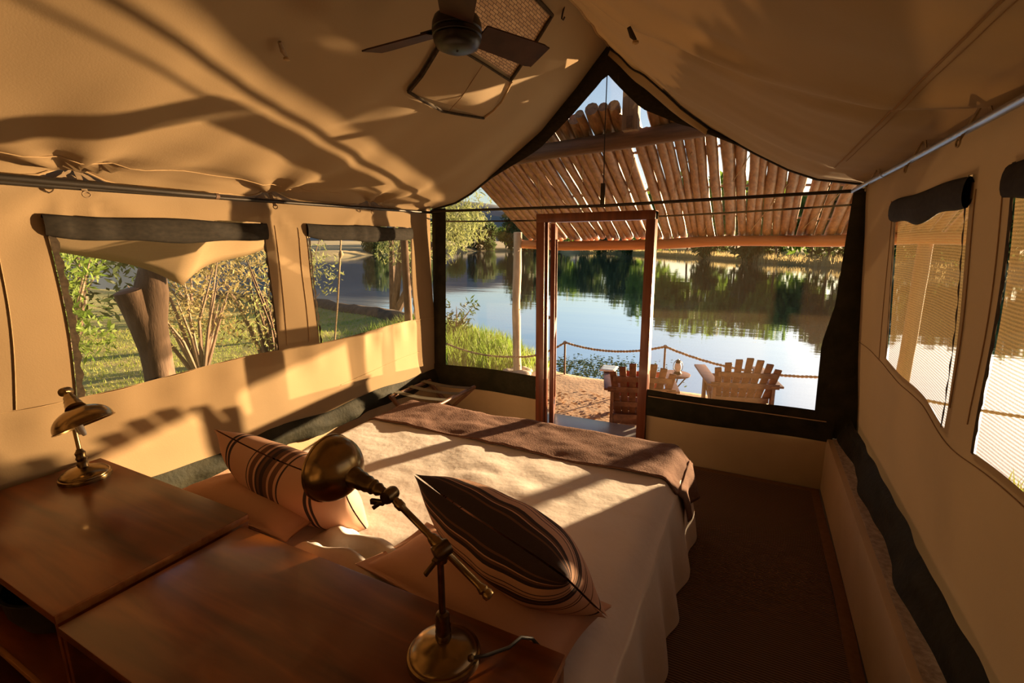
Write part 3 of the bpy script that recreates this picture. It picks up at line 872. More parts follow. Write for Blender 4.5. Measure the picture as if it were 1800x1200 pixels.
def bank(x, v):
    y = shore_y(x) - .75
    z = ground_z(x, y)
    h = .30 + .05 * fn3(x, 0, 0, 1.2, 88)
    a = v * math.pi
    return (x, y - .28 * math.cos(a) + .04 * fn3(x, v, 0, 2, 89), z - .06 + h * math.sin(a) + .04 * fn3(x, v * 3, 0, 2.2, 90) * math.sin(a))
bankw.grid(bank, lin(-18, -6.9, 90), lin(0, 1, 9)).build('earth_bank', M['earth'], None, angle=180)
eb = bpy.data.objects['earth_bank']
tag(eb, 'low dark earth bank along the water seen through the smaller side window', 'bank', kind='structure')

FAR = [(-160, 60), (-91, 84), (-105, 155), (-109, 187), (-83, 187), (-54, 147), (-32, 131), (-21, 112), (-7, 88), (1.2, 72), (8, 60.6), (13, 50), (30, 34), (60, 25)]
def far_strip(i, v):
    k = min(int(i), len(FAR) - 2); t = i - k
    p = Vector(FAR[k]).lerp(Vector(FAR[k + 1]), t)
    d = Vector((p.x - 0, p.y, 0)).normalized()
    w = v * 130
    z = -.80 + 1.2 * smooth01(v * 14) + 4.0 * v + .25 * fn3(p.x, v * 20, 0, .3, 91) * (v > 0)
    return (p.x + d.x * w, p.y + d.y * w, z)
fs = MB().grid(far_strip, lin(0, len(FAR) - 1, 120), [0, .01, .02, .035, .06, .1, .2, .5, 1]).build('far_shore_land', M['farland'], None, loc=(0, 0, -.75), angle=180)
tag(fs, 'dry grassy land rising behind the far shore of the lake', 'shore', kind='structure')
def hillf(u, v):
    ang = R(100 + 85 * u)
    r = 480 + 160 * v
    h = interp(u, [(0, 20), (.12, 36), (.2, 46), (.35, 58), (.5, 74), (.7, 84), (.85, 72), (1, 60)]) * math.sin(v * math.pi) ** .7
    h += 5 * fn3(u * 9, v * 3, 0, 1, 95) * math.sin(v * math.pi)
    return (r * math.cos(ang), r * math.sin(ang), h - 1)
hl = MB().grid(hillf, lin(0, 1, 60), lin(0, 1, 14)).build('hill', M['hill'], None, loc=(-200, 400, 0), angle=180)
tag(hl, 'forested hill beyond the far shore, coloured blue grey for distance haze', 'hill', kind='structure')

# ================================================================== TENT FITTINGS
def pole(name, pts, r, mat, label, cat='pole'):
    o = empty(name, pts[0], label=label, cat=cat)
    MB().tube(pts, r, 12).build('tube', mat, o)
    return o
lp = pole('eave_pole', [(-2.775, YB, 2.02), (-2.78, 1.0, 2.015), (-2.785, YF, 2.055)], .012, M['black_metal'], 'black metal eave pole along the sunlit side wall')
MB().tube([(-2.755, YB, 2.035), (-2.757, 1.75, 2.03)], .016, 12).build('outer_sleeve', M['black_metal'], lp)
MB().lathe([(.017, 0), (.017, .02)], (-2.757, 1.74, 2.03), (0, 1, 0), 12).build('sleeve_collar', M['iron'], lp)
rp = pole('eave_pole', [(.50, YB, 2.06), (.50, 2.5, 2.065), (.50, YF, 2.075)], .012, M['steel'], 'bright galvanised eave pole along the shaded side wall')
MB().lathe([(.014, 0), (.014, .05)], (.50, 2.92, 2.068), (0, 1, 0), 12).build('sleeve_collar', M['steel'], rp)
fp = pole('front_pole', [(-2.79, YF - .03, 2.065), (RX, YF - .03, 2.05), (.55, YF - .03, 2.075)], .012, M['black_metal'], 'dark metal cross pole running over the door across the front of the tent')
pole('cross_cord', catenary((-2.75, YF + .12, 1.98), (.55, YF + .12, 2.00), .03), .007, M['black_cloth'], 'thin dark tension cord just below the front cross pole', 'cord')

def strap(x, y, z, side, label):
    o = empty('eave_strap', (x, y, z), label=label, cat='strap', group='canvas straps tying the roof to the eave poles')
    s = side
    top = Vector((x - s * .03, y, z + .085)); bot = Vector((x + s * .012, y + .008, z - .028))
    MB().bar(top, bot, .022, .003, up=(1, 0, 0)).build('webbing', M['webbing'], o)
    MB().bar(top, (x - s * .02, y - .10, z + .012), .012, .003, up=(1, 0, 0)).build('side_tie', M['webbing'], o)
    MB().bar(top, (x - s * .02, y + .08, z + .012), .018, .003, up=(1, 0, 0)).build('side_tie', M['webbing'], o)
    c = Vector((x + s * .014, y + .008, z - .032))
    MB().tube([c + Vector((0, .016 * math.cos(a), .013 * math.sin(a))) for a in lin(0, 2 * math.pi, 15)], .003, 6).build('buckle_ring', M['webbing'], o)
    return o
strap(-2.775, 1.14, 2.02, 1, 'canvas strap with ring on the black pole above the wide lawn window')
strap(-2.78, 2.12, 2.03, 1, 'canvas strap on the black pole above the canvas pillar between two windows')
strap(-2.783, 3.00, 2.045, 1, 'canvas strap on the black pole above the smaller lake window')
strap(.50, 3.25, 2.07, -1, 'canvas strap on the bright pole close to the dark front corner')
strap(.50, 2.45, 2.065, -1, 'canvas strap on the bright pole above the narrow netting window')
strap(.50, 1.88, 2.065, -1, 'canvas strap with hanging loop on the bright pole over the canvas pillar')

# toggles on the roof
def toggle(name, side, y, t, label, cat, L=.045, mat=None, d=(.7, .3)):
    a = roof_pt(side, y, t, -.012); b = roof_pt(side, y + L * d[0], t + L * d[1], -.03)
    m = a.lerp(b, .5) + Vector((0, 0, -.008))
    o = empty(name, a, label=label, cat=cat)
    MB().tube([a, m, b], [.008, .011, .006], 8).build('loop', mat or M['webbing'], o)
    MB().lathe([(.004, 0), (.013, .004), (.013, .012), (.004, .016)], b, (0, 0, -1), 10).build('toggle_end', M['hem'], o)
    return o
toggle('roof_tie', -1, 1.48, t_of_x(-1.80), 'short ochre fabric tie stitched to the sunlit roof slope', 'tie', .07)
toggle('roof_loop', 1, 2.12, .352, 'small dark fabric loop on the shaded roof slope', 'loop', .06, M['velcro'])
hk = empty('ridge_hook', (RX - .05, 3.02, 3.1), label='black wire hook hanging from the ridge of the roof', cat='hook')
MB().tube([(RX - .03, 3.02, 3.19), (RX - .05, 3.02, 3.12), (RX - .055, 3.02, 3.095), (RX - .045, 3.02, 3.085), (RX - .035, 3.02, 3.10)], .005, 6).build('wire', M['black_metal'], hk)
MB().lathe([(.012, 0), (.012, .008)], (RX - .03, 3.02, 3.185), (0, 0, 1), 10).build('eyelet', M['brass_dark'], hk)

# ---- ceiling fan
FX, FY, FZ = -1.13, 1.76, 2.565
fan = empty('ceiling_fan', (FX, FY, FZ), label='dark brown three bladed ceiling fan hanging from the tent ridge', cat='fan')
MB().lathe([(.012, -.062), (.055, -.06), (.082, -.048), (.092, -.030), (.094, -.018), (.088, -.015), (.097, -.010), (.097, .004), (.091, .008), (.098, .013), (.096, .035), (.088, .055), (.060, .075), (.045, .082), (.030, .10)], (FX, FY, FZ), (0, 0, 1), 40).build('motor_housing', M['fan'], fan)
MB().lathe([(.003, -.066), (.006, -.063)], (FX, FY, FZ), (0, 0, 1), 10).build('cap_screw', M['black_metal'], fan)
MB().tube([(FX, FY, FZ + .08), (FX, FY, 3.14)], .013, 12).build('down_rod', M['fan'], fan)
MB().lathe([(.03, 0), (.055, .03), (.06, .09)], (FX, FY, 3.08), (0, 0, 1), 20).build('mount_cup', M['fan'], fan)
for ang in (-57, 63, 183):
    d = Vector((math.cos(R(ang)), math.sin(R(ang)), 0)); q = Vector((-d.y, d.x, 0))
    pit = R(-16)
    def blade(u, v, d=d, q=q):
        r = .105 + .315 * u
        wdt = (.062 + .014 * u) * (1 if u < .96 else .9)
        e = q * math.cos(pit) + Vector((0, 0, math.sin(pit)))
        return Vector((FX, FY, FZ + .018 - .015 * u)) + d * r + e * (wdt * v)
    us = [0, .02, .06, .3, .6, .9, .97, 1.0]
    bl = MB().grid(blade, us, lin(-1, 1, 5)).build('fan_blade', M['blade'], fan, thick=.006, angle=30)
    MB().bar(Vector((FX, FY, FZ + .026)) + d * .08, Vector((FX, FY, FZ + .022)) + d * .16, .035, .006).build('blade_iron', M['fan'], bl, bevel=.001)

# ---- mat on the floor
rug = empty('sisal_mat', (-.9, 1.3, 0), label='dark brown ribbed sisal mat with plain border beside the bed', cat='mat')
x0, x1, y0, y1 = XL + .05, XR - .01, YB + .1, YF - .02
MB().box(((x0 + x1) / 2, (y0 + y1) / 2, .005), (x1 - x0 - .1, y1 - y0 - .1, .010)).build('mat_field', M['sisal'], rug)
for a, b in (((x1 - .025, y0), (x1 - .025, y1)), ((x0 + .025, y0), (x0 + .025, y1))):
    MB().grid(lambda y, v, a=a: (a[0] + (v - .5) * .055 + .006 * math.sin(y * 3), y, .0115 - .004 * abs(v - .5)), lin(y0, y1, 60), [0, .25, .5, .75, 1]).build('mat_border', M['velvet_edge'], rug)
for yy in (y0 + .025, y1 - .025):
    MB().grid(lambda x, v, yy=yy: (x, yy + (v - .5) * .055, .0118 - .004 * abs(v - .5)), lin(x0, x1, 60), [0, .25, .5, .75, 1]).build('mat_border', M['velvet_edge'], rug)

# ================================================================== BED
BX0, BX1, BY0, BY1, BZ = -2.40, -.30, 1.07, 2.93, .545
bed = empty('bed', ((BX0 + BX1) / 2, 2.0, 0), label='wide double bed standing with its head against the wooden cabinets', cat='bed')
MB().box(((BX0 + BX1) / 2, (BY0 + BY1) / 2, .20), (BX1 - BX0 - .10, BY1 - BY0 - .08, .14)).build('base', M['rackwood'], bed, bevel=.01)
MB().box(((BX0 + BX1) / 2, (BY0 + BY1) / 2, .39), (BX1 - BX0 - .06, BY1 - BY0 - .05, .235)).build('mattress', M['sheet'], bed, bevel=.04)
for x in (BX0 + .12, BX1 - .12):
    for y in (BY0 + .12, BY1 - .12):
        MB().box((x, y, .066), (.08, .08, .11)).build('leg', M['rackwood'], bed, bevel=.006)

def drape(s, y, lift=0.0, foot=True, head=False, wr=1.0):
    """s runs across the bed from floor to floor (0..1)"""
    wid = BX1 - BX0; hh = BZ - .02; rr = .07
    L = wid + 2 * hh
    a = s * L - hh
    if a < 0:
        x, z = BX0 - .012 - .05 * (-a / hh), BZ + a
        nrm = Vector((-1, 0, .1))
    elif a > wid:
        k = (a - wid) / hh
        x, z = BX1 + .012 + .085 * k, BZ - (a - wid)
        nrm = Vector((1, 0, .1))
    else:
        x, z = BX0 + a, BZ
        nrm = Vector((0, 0, 1))
    # rounded shoulder
    for e, sg in ((BX0, -1), (BX1, 1)):
        d = (x - e) * -sg
        if -.02 < d < rr and z > BZ - rr:
            z = min(z, BZ - rr + math.sqrt(max(0, rr * rr - (rr - max(d, 0)) ** 2)))
    top = smooth01((z - BZ + .12) / .10)
    # slow dips of the mattress and small creases
    w = .007 * fn3(x, y, 0, 1.5, 101) * top + .005 * fn3(x * 1.0 + y * .5, y * 1.4, 0, 3.2, 105) * top
    w += .0045 * abs(fn3(x * 1.0, y * 2.2, 0, 5.0, 107)) * top
    w += .020 * abs(fn3(x * 1.0 + y * .4, y * 1.0, 0, 5.5, 141)) * top * math.exp(-((x + 1.15) / .55) ** 2 - ((y - 2.0) / .28) ** 2)
    side = 1 - top
    if a > wid or a < 0:
        k = smooth01(((a - wid) if a > wid else -a) / hh)
        w += (.020 * math.sin(y * 19 + 3 * fn3(y, 0, 0, 2, 109)) + .016 * fn3(y, z * .6, 0, 5, 111)) * k
        w += .012 * fn3(y * 4, z * .8, 0, 2, 113) * min(1, k * 3)
    p = Vector((x, y, z)) + nrm * (w * wr + lift)
    if foot:
        d = y - (BY1 - .10)
        if d > 0:
            tt = min(1, d / .10)
            drop = .10 - math.sqrt(max(0, .01 - d * d)) if d < .10 else .10 + (d - .10) * 6
            p.z = max(.02, p.z - drop)
            if d >= .10: p.y = BY1 + .01 + .02 * fn3(x, z, 0, 3, 117)
    return p
SS = lin(0, 1, 120)
sheet = MB().grid(lambda s, y: drape(s, y), SS, lin(BY0, BY1 + .07, 84)).build('bed_sheet', M['sheet'], None, angle=180)
tag(sheet, 'rumpled cream sheet draped over the bed and down to the mat', 'sheet')
# loosely folded edge of sheet between the pillows
def rum(u, v):
    x = -1.62 + .62 * u + .06 * v; y = 1.12 + .24 * v - .06 * u
    z = BZ + .03 + .028 * math.sin(v * 11 + 3 * fn3(u * 3, v, 0, 1, 121)) * math.sin(u * 3.1) + .02 * fn3(u * 6, v * 5, 0, 1, 122) + .02 * math.sin(u * 3.1)
    edge = min(u, 1 - u, v, 1 - v) * 8
    return (x, y + .015 * math.sin(u * 14), BZ - .005 + (z - BZ + .005) * min(1, edge))
rs = MB().grid(rum, lin(0, 1, 44), lin(0, 1, 36)).build('turned_sheet', M['sheet'], None, angle=180)
tag(rs, 'bunched fold of cream sheet lying between the two plain pillows', 'sheet')
# throw across the foot
s_lo = (.525 - .05) / (2.1 + 2 * .525); s_hi = (.525 + 2.10 + .27) / (2.1 + 2 * .525)
def thr(s, v):
    fl = 0.012 * math.sin(s * 9)
    y0 = 2.40 + .02 * fn3(s * 6, 0, 0, 1, 131)
    if s > .83: y0 += .10 * smooth01((s - .83) / .09)
    y = y0 + (BY1 + .05 - y0) * v + fl * (1 - v)
    p = drape(s, y, .012)
    top = smooth01((p.z - .40) / .1)
    p.z += (.010 * abs(fn3(s * 14, v * 3, 0, 1.6, 133)) + .008 * math.exp(-((s - .52 - .05 * v) / .008) ** 2) + .012 * fn3(s * 9, v * 2.5, 0, 1.4, 135)) * top
    if p.z < .45: p.x += .015 + .02 * math.sin(v * 12) * (.45 - p.z) / .2
    return p
th = MB().grid(thr, lin(s_lo, s_hi, 120), lin(0, 1, 30)).build('bed_throw', M['throw'], None, thick=.006, angle=180)
tag(th, 'dark brown woven throw folded across the foot of the bed', 'throw')

# ---- pillows and cushions
def cushion(W, H, T, flange=0.0, seed=0, wr=.008, pinch=.10, n=40):
    """a stuffed square: local x = width, y = height, z = thickness"""
    mb = MB()
    def half(sign):
        def f(u, v):
            a, b = 2 * u - 1, 2 * v - 1
            pu, pv = 1 - pinch * (1 - abs(b) ** 2), 1 - pinch * (1 - abs(a) ** 2)
            x = a * W / 2 * (1 - pinch * .6 * (1 - b * b) * abs(a) ** 6)
            y = b * H / 2 * (1 - pinch * .6 * (1 - a * a) * abs(b) ** 6)
            k = 1 + flange
            aa, bb = min(1, abs(a) * k), min(1, abs(b) * k)
            h = ((1 - aa ** 2.4) * (1 - bb ** 2.4)) ** .62
            z = sign * (T / 2 * h + .003)
            z += sign * wr * fn3(x * 7, y * 7, seed, 1, seed) * h ** .5
            z += sign * wr * .8 * fn3(x * 3 + y * 16, y * 5, seed, 1.2, seed + 4) * (1 - h) * (h > .02)
            z += .012 * fn3(x * 2, y * 2, seed, 1, seed + 9)
            return (x, y, z)
        return f
    us = [.5 - .5 * math.cos(math.pi * i / (n - 1)) * (1) for i in range(n)]
    mb.grid(half(1), us, us)
    mb.grid(half(-1), list(reversed(us)), us)
    return mb
def place(o, c, u, v):
    u = Vector(u).normalized(); v = Vector(v); v = (v - u * v.dot(u)).normalized(); w = u.cross(v)
    o.matrix_world = Matrix.Translation(c) @ Matrix((u, v, w)).transposed().to_4x4()
    return o
p = cushion(.86, .34, .15, .10, 3, .010).build('pillow', M['pillow'], None, loc=(0, 0, 0), angle=180)
place(p, (-1.98, 1.25, BZ + .065), (1, .02, .02), (-.02, 1, -.04)); tag(p, 'plain peach pillow beside the side wall under a striped cushion', 'pillow')
p = cushion(.84, .36, .15, .12, 6, .014).build('pillow', M['pillow'], None, loc=(0, 0, 0), angle=180)
place(p, (-.77, 1.23, BZ + .065), (1, -.15, .0), (.1, 1, -.05)); tag(p, 'plain peach pillow near the open edge of the bed with flat flanged corner', 'pillow')
p = cushion(.84, .36, .25, 0, 11, .012, .13).build('striped_cushion', M['stripe_narrow'], None, loc=(0, 0, 0), angle=180)
place(p, (-1.81, 1.33, .705), (.84, -.02, -.10), (0, -.47, .88)); tag(p, 'cream cushion with bands of thin dark stripes, leaning nearest the side wall', 'cushion')
p = cushion(.74, .34, .26, 0, 14, .018, .13).build('striped_cushion', M['stripe_wide'], None, loc=(0, 0, 0), angle=180)
place(p, (-.70, 1.29, .765), (.94, -.33, -.05), (-.22, -.60, .76)); tag(p, 'cushion with broad dark and cream stripes running lengthwise, behind the tall lamp', 'cushion')

# ================================================================== CABINETS AND LAMPS
TZ = .72
TZ1 = TZ + .018
def cabinet(x0, x1, y0, y1, label, shelf_z, TZ=.72):
    o = empty('cabinet', ((x0 + x1) / 2, (y0 + y1) / 2, 0), label=label, cat='cabinet')
    MB().box(((x0 + x1) / 2, (y0 + y1) / 2, TZ - .014), (x1 - x0, y1 - y0, .028)).build('top', M['table'], o, bevel=.004)
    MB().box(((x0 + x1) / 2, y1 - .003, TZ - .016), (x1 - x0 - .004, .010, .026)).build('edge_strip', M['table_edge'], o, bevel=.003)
    MB().box((x1 - .004, (y0 + y1) / 2, TZ - .015), (.010, y1 - y0 - .004, .027)).build('edge_strip', M['table_edge'], o, bevel=.002)  # lighter wood colour stands in for sun catching this side edge
    for x in (x0 + .012, x1 - .012):
        MB().box((x, (y0 + y1) / 2, (TZ - .028 + .012) / 2), (.022, y1 - y0 - .01, TZ - .028 - .014)).build('side_panel', M['table'], o, bevel=.003)
    MB().box(((x0 + x1) / 2, y1 - .015, (TZ - .03) / 2 + .01), (x1 - x0 - .05, .016, TZ - .06)).build('back_panel', M['table'], o)
    for z in (shelf_z, .06):
        MB().box(((x0 + x1) / 2, (y0 + y1) / 2 - .01, z), (x1 - x0 - .048, y1 - y0 - .05, .02)).build('shelf', M['table'], o, bevel=.003)
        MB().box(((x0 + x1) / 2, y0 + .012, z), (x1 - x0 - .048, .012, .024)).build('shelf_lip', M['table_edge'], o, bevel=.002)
    return o
cabinet(-2.80, -1.675, .45, 1.035, 'red brown wooden cabinet beside the side wall with small lamp on top', .36, TZ1)
cabinet(-1.645, -.355, .445, .99, 'darker wooden cabinet behind the bed with tall angled lamp on top', .36)
bs = empty('basin', (-2.25, .68, .371), label='matt black round basin sitting on the cabinet shelf', cat='basin')
MB().lathe([(.10, .0), (.15, .02), (.185, .09), (.195, .16), (.20, .165), (.20, .172), (.188, .17), (.178, .09), (.14, .03), (.001, .02)], (-2.25, .68, .371), (0, 0, 1), 36, cap=False).build('bowl', M['basin'], bs)
MB().lathe([(.09, 0), (.10, .004)], (-2.25, .68, .370), (0, 0, 1), 24).build('foot', M['basin'], bs)

def ring_tube(mb, p, q, rs, n=14):
    """a turned bar from p to q with radius steps rs = [(t, r)...]"""
    p, q = Vector(p), Vector(q); L = (q - p).length
    mb.lathe([(r, t * L) for t, r in rs], p, (q - p), n)
    return mb

def lamp_base(o, x, y, r, TZ=.72):
    MB().lathe([(r, 0), (r, .010), (r * .985, .016), (r * .93, .018), (r * .925, .024), (r * .90, .027), (r * .80, .036), (r * .55, .046), (r * .30, .052), (.02, .056)], (x, y, TZ), (0, 0, 1), 40).build('base', M['brass'], o)

# tall angled lamp
LX2, LY2 = -.63, .845
lampb = empty('desk_lamp', (LX2, LY2, TZ), label='tall aged brass desk lamp with jointed arm on the darker cabinet', cat='lamp')
lamp_base(lampb, LX2, LY2, .094)
ring_tube(MB(), (LX2, LY2, TZ + .05), (LX2, LY2, TZ + .285), [(0, .019), (.06, .021), (.09, .018), (.12, .0205), (.16, .018), (.20, .0195), (.24, .017), (.28, .019), (.33, .016), (.345, .0085), (.95, .0085), (1, .010)]).build('stem', M['brass_dark'], lampb)
J = Vector((LX2 + .005, LY2 + .002, TZ + .305))
EL = Vector((-.765, .845, 1.125)); LO = Vector((-.495, .855, .935))
ax = (EL - LO).normalized()
side = ax.cross(Vector((0, 0, 1))).normalized()
jb = MB().lathe([(.005, -.022), (.019, -.021), (.0215, -.014), (.0215, .014), (.019, .021), (.005, .022)], J, (side * .8 + Vector((.2, -.5, .1))), 20)
jb.lathe([(.012, -.032), (.014, -.012)], J, (0, 0, 1), 14).build('joint', M['brass_dark'], lampb)
wn_ = MB(); wn_.bar(J + side * -.025 + Vector((0, 0, -.012)), J + side * -.055 + Vector((-.006, -.01, -.026)), .008, .012); wn_.bar(J + side * -.018 + Vector((0, 0, -.01)), J + side * -.034 + Vector((0, 0, -.012)), .016, .012)
wn_.build('wing_nut', M['brass_dark'], lampb, bevel=.002)
ring_tube(MB(), LO, EL, [(0, .006), (.01, .013), (.04, .014), (.06, .011), (.075, .0135), (.10, .0105), (.12, .0085), (.46, .0085), (.475, .012), (.50, .015), (.56, .015), (.60, .012), (.62, .0085), (.90, .0085), (.915, .012), (.96, .0125), (.975, .010), (1, .010)]).build('arm', M['brass'], lampb)
E2 = EL + ax * .016
MB().lathe([(.004, -.020), (.016, -.019), (.0185, -.012), (.0185, .012), (.016, .019), (.004, .020)], E2, side, 20).build('elbow_joint', M['brass_dark'], lampb)
wn2 = MB(); wn2.bar(E2 + Vector((-.01, -.012, -.018)), E2 + Vector((-.048, -.018, -.020)), .010, .014); wn2.bar(E2 + Vector((-.02, -.014, -.02)), E2 + Vector((-.032, -.03, -.03)), .006, .010)
wn2.build('wing_nut', M['brass_dark'], lampb, bevel=.002)
SC = Vector((-.955, .845, 1.165))              # middle of the dome
nd = (SC - E2).normalized()
ring_tube(MB(), E2 + nd * .012, E2 + nd * .135, [(0, .010), (.12, .012), (.2, .017), (.28, .015), (.34, .020), (.42, .0185), (.5, .022), (.58, .021), (.66, .0245), (.74, .0235), (.82, .027), (.92, .028), (1, .030)], 24).build('neck', M['brass_dark'], lampb)
imgl = Vector((-.892, -.452, .006)); imgu = Vector((-.084, .179, .980)); away = Vector((-.66, .58, -.47))
od = (imgl * .80 + imgu * .22 + away * .52).normalized()
def dome(r, depth, o, axis, mb=None, inner=.94):
    mb = mb or MB()
    prof = []
    for a in lin(0, 90, 12): prof.append((max(.004, r * math.sin(R(a))), -depth * math.cos(R(a))))
    prof += [(r * 1.03, .002), (r * 1.03, .007), (r * .98, .007)]
    for a in lin(88, 4, 10): prof.append((r * inner * math.sin(R(a)), -depth * inner * math.cos(R(a))))
    mb.lathe(prof, o, axis, 40, cap=False)
    return mb
dome(.088, .085, SC + od * .025, od).build('shade', M['brass'], lampb)
MB().lathe([(.012, 0), (.014, .03), (.028, .05), (.032, .07), (.024, .09), (.004, .10)], SC - od * .045, od, 16).build('bulb', M['bulb'], lampb)
cd = MB().tube([(LX2 + .085, LY2 + .005, TZ + .03), (LX2 + .11, LY2 + .03, TZ + .026), (LX2 + .15, LY2 + .075, TZ + .028), (LX2 + .165, LY2 + .11, TZ + .034), (LX2 + .185, LY2 + .135, TZ + .018), (LX2 + .195, LY2 + .158, TZ - .02), (LX2 + .195, LY2 + .162, TZ - .12)], .0045, 8)
cd.build('power_cord', M['cord'], lampb)
MB().lathe([(.008, 0), (.009, .006), (.006, .010)], (LX2 + .078, LY2 + .0, TZ + .030), (.8, .1, .5), 12).build('cord_grommet', M['brass_dark'], lampb)

# small lamp by the wall
LX1, LY1 = -2.61, .90
lampa = empty('desk_lamp', (LX1, LY1, TZ1), label='small aged brass desk lamp with lowered dome on the red brown cabinet', cat='lamp')
lamp_base(lampa, LX1, LY1, .095, TZ1)
K = Vector((-2.685, .915, 1.125))
ring_tube(MB(), (LX1, LY1, TZ1 + .05), (LX1 - .012, LY1, TZ1 + .135), [(0, .020), (.25, .021), (.35, .016), (.5, .021), (.62, .017), (.8, .020), (.9, .014), (1, .010)]).build('stem_collar', M['brass_dark'], lampa)
ring_tube(MB(), (LX1 - .010, LY1, TZ1 + .12), K, [(0, .0085), (.95, .0085), (1, .006)]).build('stem', M['brass'], lampa)
MB().lathe([(.004, -.022), (.018, -.020), (.021, -.010), (.021, .010), (.018, .020), (.004, .022)], K, (.5, -.8, .1), 18).build('elbow_joint', M['brass_dark'], lampa)
sd = Vector((.36, .12, -.92)).normalized()
SA = Vector((-2.54, .905, 1.005))
ring_tube(MB(), K + (SA - sd * .075 - K) * .10, SA - sd * .068, [(0, .012), (.2, .018), (.3, .022), (.4, .021), (.5, .027), (.6, .026), (.7, .031), (.85, .033), (1, .038)], 24).build('neck', M['brass'], lampa)
dome(.108, .078, SA, sd).build('shade', M['brass'], lampa)
bb = MB()
for dx in (-.014, .016):
    a = SA + sd * -.03 + Vector((dx + .03, -.03, 0)); bb.tube([a, a + sd * .055, a + sd * .068], [.011, .011, .006], 10)
bb.build('bulb', M['bulb'], lampa)

# ---- folding luggage rack in the front corner
rack = empty('luggage_rack', (-2.5, 3.35, 0), label='folding dark wood luggage rack with three straps in the tent corner', cat='luggage rack')
rx0, rx1, ry0, ry1, rz = -2.74, -2.24, 3.07, 3.60, .46
for y in (ry0, ry1):
    o_ = -.018 if y == ry0 else .018
    MB().bar((rx0, y, rz), (rx1, y, .012), .028, .034, up=(0, 1, 0)).build('leg', M['rackwood'], rack, bevel=.004)
    MB().bar((rx1, y + o_ * 1.4, rz), (rx0, y + o_ * 1.4, .012), .028, .034, up=(0, 1, 0)).build('leg', M['rackwood'], rack, bevel=.004)
for x in (rx0, rx1):
    MB().tube([(x, ry0 - .02, rz + .006), (x, ry1 + .03, rz + .006)], .017, 10).build('top_rail', M['rackwood'], rack)
for y in (3.15, 3.34, 3.53):
    MB().grid(lambda x, v, y=y: (x, y + (v - .5) * .065, rz + .026 - .014 * math.sin((x - rx0) / (rx1 - rx0) * math.pi)), lin(rx0 - .015, rx1 + .015, 12), [0, .5, 1]).build('strap', M['rackstrap'], rack, thick=.003)

# ================================================================== VERANDA
bam = empty('bamboo_roof', (-.8, 5.3, 2.2), label='sloping veranda roof of round bamboo poles over the deck chairs', cat='roof')
Y0B, Y1B, SL = 4.13, 6.46, .43
def bz(y): return 1.855 + SL * (6.32 - y)
x = -2.98; nb = 0
while x < 1.78:
    r = rnd.uniform(.032, .056)
    x += r
    y1 = Y1B + rnd.uniform(-.05, .06); y0 = Y0B + rnd.uniform(-.07, .07)
    ang = rnd.uniform(-.014, .014); bend = rnd.uniform(-.022, .022); ph = rnd.uniform(0, .4)
    pts, rad = [], []
    nn = 15
    for k, t in enumerate(lin(0, 1, nn)):
        y = y0 + (y1 - y0) * t
        pts.append((x + ang * (t - .5) * 2 + bend * math.sin(t * 3.1) + .003 * rnd.uniform(-1, 1), y, bz(y) + r * .8 + .012 * math.sin(t * 3 + nb)))
        rad.append(r * (1.05 - .10 * t) * (1.08 if k % 3 == 1 else 1.0))
    if abs(x + 1.02) < .12: pts, rad = [p for p in pts if p[1] > 4.25], rad[-len([p for p in pts if p[1] > 4.25]):]
    pb = MB().tube(pts, rad, 10).build('bamboo_pole', M['bamboo'], bam, angle=60)
    x += r + (rnd.choice([-.006, -.002, .0, .003, .006, .010, .028]) if x > -1.4 else rnd.choice([-.006, -.004, .0, .0, .003, .012]))
    nb += 1
for y, dx in ((4.9, .25), (5.55, .1), (6.1, .3)):
    MB().tube([(-2.9, y, bz(y) + .10), (-.6, y - .1, bz(y - .1) + .105), (1.7, y + dx, bz(y + dx) + .10)], .012, 6).build('binding_batten', M['twig'], bam)
for k in range(9):
    xa = -2.6 + .5 * k
    MB().tube([(xa, 6.2, bz(6.2) - .012), (xa + .25, 5.4, bz(5.4) - .014), (xa + .5, 4.7, bz(4.7) - .012)], .004, 5).build('binding_wire', M['rope'], bam)

def beam(name, pts, rad, mat, label, seed):
    P = []
    for k, (a, b) in enumerate(zip(pts, pts[1:])):
        for t in lin(0, 1, 8)[:-1]: P.append(Vector(a).lerp(Vector(b), t))
    P.append(Vector(pts[-1]))
    return tag(MB().tube([p + Vector((0, .01 * fn3(p.x, 0, 0, 2, seed), .014 * fn3(p.x, 0, 0, 1.6, seed + 3))) for p in P], [rad * (1 + .10 * fn3(p.x, 0, 0, 2.4, seed + 5)) for p in P], 14).build(name, mat, None), label, 'beam')
beam('ridge_log', [(-2.35, 4.32, 2.57), (-1.2, 4.32, 2.625), (-.3, 4.32, 2.675), (1.5, 4.32, 2.72)], .075, M['beam'], 'dark rough timber log carrying the high end of the bamboo poles', 201)
beam('eave_log', [(-3.16, 6.36, 1.765), (-2.5, 6.34, 1.735), (-1.6, 6.33, 1.735), (-.6, 6.33, 1.775), (1.8, 6.30, 1.79)], .062, M['beam_front'], 'orange brown timber log carrying the low end of the bamboo poles', 211)

